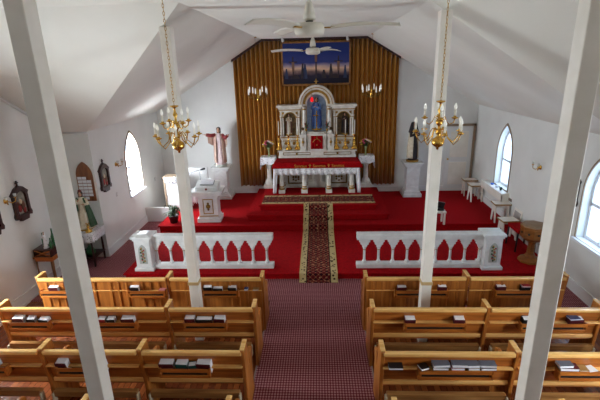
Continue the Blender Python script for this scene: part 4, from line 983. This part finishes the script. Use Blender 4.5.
for k, (x, y, h_, lb) in enumerate(((-5.2, 7.28, .26, 'left-hand'), (-5.02, 7.3, .34, 'tallest'), (-4.99, 7.17, .2, 'right-hand'))):
    o = MB().lathe([(.032, 0), (.034, .02), (.034, h_ * .55), (.014, h_ * .75), (.013, h_), (.016, h_ + .005)], (0, 0, 0), 10).build('green_bottle', GREEN, None, loc=(x, y, .904)); tag(o, '%s green bottle beside the white figurine on the wall table' % lb, 'bottle', 'green bottles on the wall table')

# ------------------------------------------------------------------ wall pieces
def station(X, y, z, inward, label, rz):
    t = thing('station_plaque', label, 'framed picture', (X, y, z), rz, 'dark-framed stations on the side walls')
    # local: picture plane XZ, front towards -Y
    fp = [(-.2, -.26), (-.12, -.24), (-.1, -.31), (.1, -.31), (.12, -.24), (.2, -.26), (.22, -.2), (.19, -.14), (.19, .16), (.22, .2), (.17, .24), (.1, .3), (0, .34), (-.1, .3), (-.17, .24), (-.22, .2), (-.19, .16), (-.19, -.14), (-.22, -.2)]
    inner = [(-.13, -.19), (.13, -.19), (.13, .13)] + [(.13 * math.cos(a), .13 + .1 * math.sin(a)) for a in [PI * k / 8 for k in range(1, 8)]] + [(-.13, .13)]
    MB().prism(fp, -.06, 0, 'y', [inner]).build('frame', DARKW, t, bevel=.006)
    MB().prism(inner, -.02, -.005, 'y').build('picture', mat('picture_ground', (170, 166, 150), .6, col2=(120, 120, 110), scale=(14, 14, 14)), t)
    g = MB()
    for k, (x, zz, r) in enumerate(((-.05, -.08, .05), (.04, -.04, .06), (.0, .04, .035), (.06, -.13, .045), (-.07, .02, .03))): g.mt(k % 3).sphere((x, -.028, zz), r, 8, ry=.015, rz=r * 1.4)
    g.build('relief_figures', [mat('relief_red', (150, 46, 40), .6), mat('relief_brown', (110, 70, 50), .6), mat('relief_cream', (206, 190, 160), .6)], t)
    MB().box(-.012, .012, -.04, -.02, .33, .43).box(-.035, .035, -.04, -.02, .38, .4).build('cross_finial', DARKW, t)
station(-W, 9.02, 1.79, 1, 'dark ornate framed station on the left wall beside the chancel window', PI / 2)
station(-WN, 7.1, 1.82, 1, 'dark ornate framed station on the left wall above the small table', PI / 2)
station(-WN, 6.35, 1.80, 1, 'dark framed station cut off by the left edge of the photo', PI / 2)
station(W, 7.62, 1.80, -1, 'dark framed station on the right wall beside the large right window', -PI / 2)

def sconce(X, y, z, rz, label):
    t = thing('wall_sconce', label, 'wall lamp', (X, y, z), rz, 'brass two-arm wall sconces')
    MB().lathe([(.05, 0), (.045, .015), (.01, .03)], (0, 0, 0), 12, Matrix.Rotation(PI / 2, 4, 'X')).build('backplate', BRASS, t)
    for s1 in (-1, 1):
        a = MB().tube([(0, -.03, 0), (.05 * s1, -.08, -.05), (.1 * s1, -.11, -.03), (.11 * s1, -.11, .03)], .008, 6).lathe([(.01, 0), (.03, .01), (.012, .02)], (.11 * s1, -.11, .03), 8).build('arm', BRASS, t)
        MB().lathe([(.012, 0), (.022, .02), (.03, .06)], (.11 * s1, -.11, .045), 10).build('glass_shade', mat('clear_shade', (210, 210, 204), .15), a)
sconce(-W, 9.68, 1.95, PI / 2, 'brass wall sconce left of the left chancel window')
sconce(-WN, 6.78, 1.97, PI / 2, 'brass wall sconce at the left edge beside the framed station')
sconce(W, 8.84, 1.93, -PI / 2, 'brass wall sconce on the right wall above the wooden font')

t = thing('hymn_board', 'pointed wooden hymn board with white number cards in the left corner', 'hymn board', (-4.98, YC, 0))
MB().prism(gothic(0, .36, 1.36, 1.93), -.03, 0, 'y').build('board', mat('brown_board', (140, 84, 44), .5, col2=(110, 62, 30), scale=(20, 20, 3)), t, bevel=.006)
for r in range(7):
    for c in range(3):
        if (r, c) in ((6, 2), (0, 2)): continue
        MB().box(-.155 + .1 * c, -.065 + .1 * c, -.036, -.03, 1.40 + .075 * r, 1.46 + .075 * r).build('number_card', PAGES, t)
for (y, z, X, lb, rz) in ((9.5, 1.26, -W, 'small pale light switch on the left chancel wall', PI / 2), (11.9, 1.0, -W, 'small pale socket low on the left wall near the corner', PI / 2)):
    t = thing('wall_switch', lb, 'light switch', (X, y, z), rz)
    MB().box(-.035, .035, -.008, 0, -.055, .055).build('plate', mat('switch_plate', (200, 198, 194), .4), t, bevel=.003)
    MB().box(-.01, .01, -.014, -.008, -.02, .02).build('toggle', TRIMW, t)

# ------------------------------------------------------------------ right side
# deep sill shelf under right chancel window
t = thing('sill_shelf', 'white box shelf under the right chancel window', 'shelf', (W, 10.72, .78))
MB().box(-.2, -.002, -.65, .7, .14, .2).build('shelf_board', WHITE, t, bevel=.006)
MB().box(-.19, -.17, -.65, .7, .0, .14).box(-.19, -.002, -.65, -.63, 0, .14).build('apron', WHITE, t)
sg = [('blue_glass_dish', (70, 110, 190), .045, .04, 10.9, 'small blue glass dish on the shelf under the right chancel window', 'dish'),
      ('green_jar', (40, 70, 60), .035, .08, 10.36, 'small dark green jar at the near end of the window shelf', 'jar'),
      ('white_cup', (220, 224, 232), .04, .06, 10.6, 'small white cup in the middle of the window shelf', 'cup')]
for nm, c, r, h_, y, lb, ct in sg:
    o = MB().lathe([(r * .6, 0), (r, h_ * .6), (r, h_), (r * .85, h_), (r * .5, .01)], (0, 0, 0), 12).build(nm, mat(nm + '_glaze', c, .2), None, loc=(W - .1, y, .982)); tag(o, lb, ct)
t = thing('wall_plate', 'small brown and grey wall plate below the right window shelf', 'wall plate', (W, 10.0, .85), -PI / 2)
MB().box(-.09, .09, -.012, 0, -.035, .035).build('plate', mat('brown_plate', (120, 96, 84), .5), t, bevel=.003)

def stool(loc, rz, label):
    t = thing('stool', label, 'stool', loc, rz, 'white board stools with gold edges along the right wall')
    MB().box(-.19, .19, -.15, .15, .45, .48).build('seat', WHITE, t, bevel=.004)
    MB().box(-.195, .195, -.156, -.15, .45, .48).box(-.196, -.19, -.15, .15, .45, .48).box(.19, .196, -.15, .15, .45, .48).box(-.195, .195, .15, .156, .45, .48).build('gold_edge', GOLD, t)
    for x in (-.16, .14):
        p = [(-.15, 0), (-.10, 0), (-.045, .24), (0, .30), (.045, .24), (.10, 0), (.15, 0), (.11, .45), (-.11, .45)]
        MB().prism(p, x, x + .02, 'x').build('leg_board', WHITE, t)
    MB().box(-.14, .14, -.012, .012, .36, .42).build('stretcher', WHITE, t)
    return t
s0 = stool((4.53, 12.22, .3), math.radians(-4), 'white gold-edged stool at the far end of the right wall')
dup(s0, (4.52, 11.66, .3), math.radians(3), 'white gold-edged stool in front of the farthest one, by the window')
dup(s0, (4.545, 10.0, .3), math.radians(-3), 'white gold-edged stool just past the window shelf, behind the nearest stool')
dup(s0, (4.42, 9.25, .15), math.radians(5), 'white gold-edged stool nearest the wooden font')
t = thing('leaning_panel', 'small white panel with grey centre leaning on the right wall behind a stool', 'panel', (4.68, 9.5, .15), -PI / 2)
M = Matrix.Rotation(math.radians(-8), 4, 'X')
MB().box(-.2, .2, -.02, 0, 0, .62, M=M).build('board', WHITE, t, bevel=.004)
MB().box(-.15, .15, -.026, -.02, .3, .56, M=M).build('grey_inset', mat('grey_inset', (170, 166, 162), .6), t)
t = thing('kneeling_bench', 'red-cushioned bench with black legs behind the wooden font', 'bench', (4.5, 8.78, .15), 0)
MB().box(-.2, .22, -.3, .22, .42, .50).build('red_cushion', RED, t, bevel=.015)
for x in (-.18, .18):
    for y in (-.26, .18): MB().tube([(x, y, .42), (x * 1.1, y * 1.05, 0)], .02, 6).build('leg', BLACK, t)
t = thing('baptismal_font', 'octagonal wooden font on a flared pedestal beside the right rail', 'font', (4.40, 8.08, .15))
FW = mat('font_oak', (158, 98, 36), .4, col2=(126, 72, 24), scale=(6, 6, 20), detail=5)
MB().lathe([(.22, 0), (.22, .05), (.12, .1), (.075, .18), (.065, .36), (.09, .45)], (0, 0, 0), 8, smooth=False).build('pedestal', FW, t, bevel=.006)
MB().lathe([(.1, .44), (.2, .5), (.24, .54), (.24, .73), (.255, .75), (.255, .78)], (0, 0, 0), 8, smooth=False).build('bowl', FW, t, bevel=.006)
MB().lathe([(.245, .78), (.22, .81), (.1, .83)], (0, 0, 0), 8, smooth=False).build('lid', mat('grey_brown_lid', (140, 112, 84), .5), t, bevel=.004)
for k in range(8):
    a = 2 * PI * k / 8; MB().sphere((.222 * math.cos(a), .222 * math.sin(a), .64), .022, 8).build('dark_roundel', BLACK, t)
# small white table with black case right of the right-hand post
t = thing('low_table', 'low white table showing beside the right chandelier post', 'table', (3.02, 9.9, .3))
MB().box(-.13, .15, -.15, .15, .3, .34).build('tabletop', WHITE, t, bevel=.005)
for x in (-.12, .1):
    for y in (-.13, .09): MB().box(x, x + .04, y, y + .04, 0, .3).build('leg', WHITE, t)
t = thing('black_case', 'black folded device standing on the low white table', 'case', (3.03, 9.9, .642))
MB().box(-.1, .1, -.08, .1, 0, .06).build('lower_case', BLACK, t, bevel=.01)
MB().box(-.1, .1, .0, .06, .05, .2, M=Matrix.Rotation(math.radians(12), 4, 'Y')).build('upper_case', BLACK, t, bevel=.01)
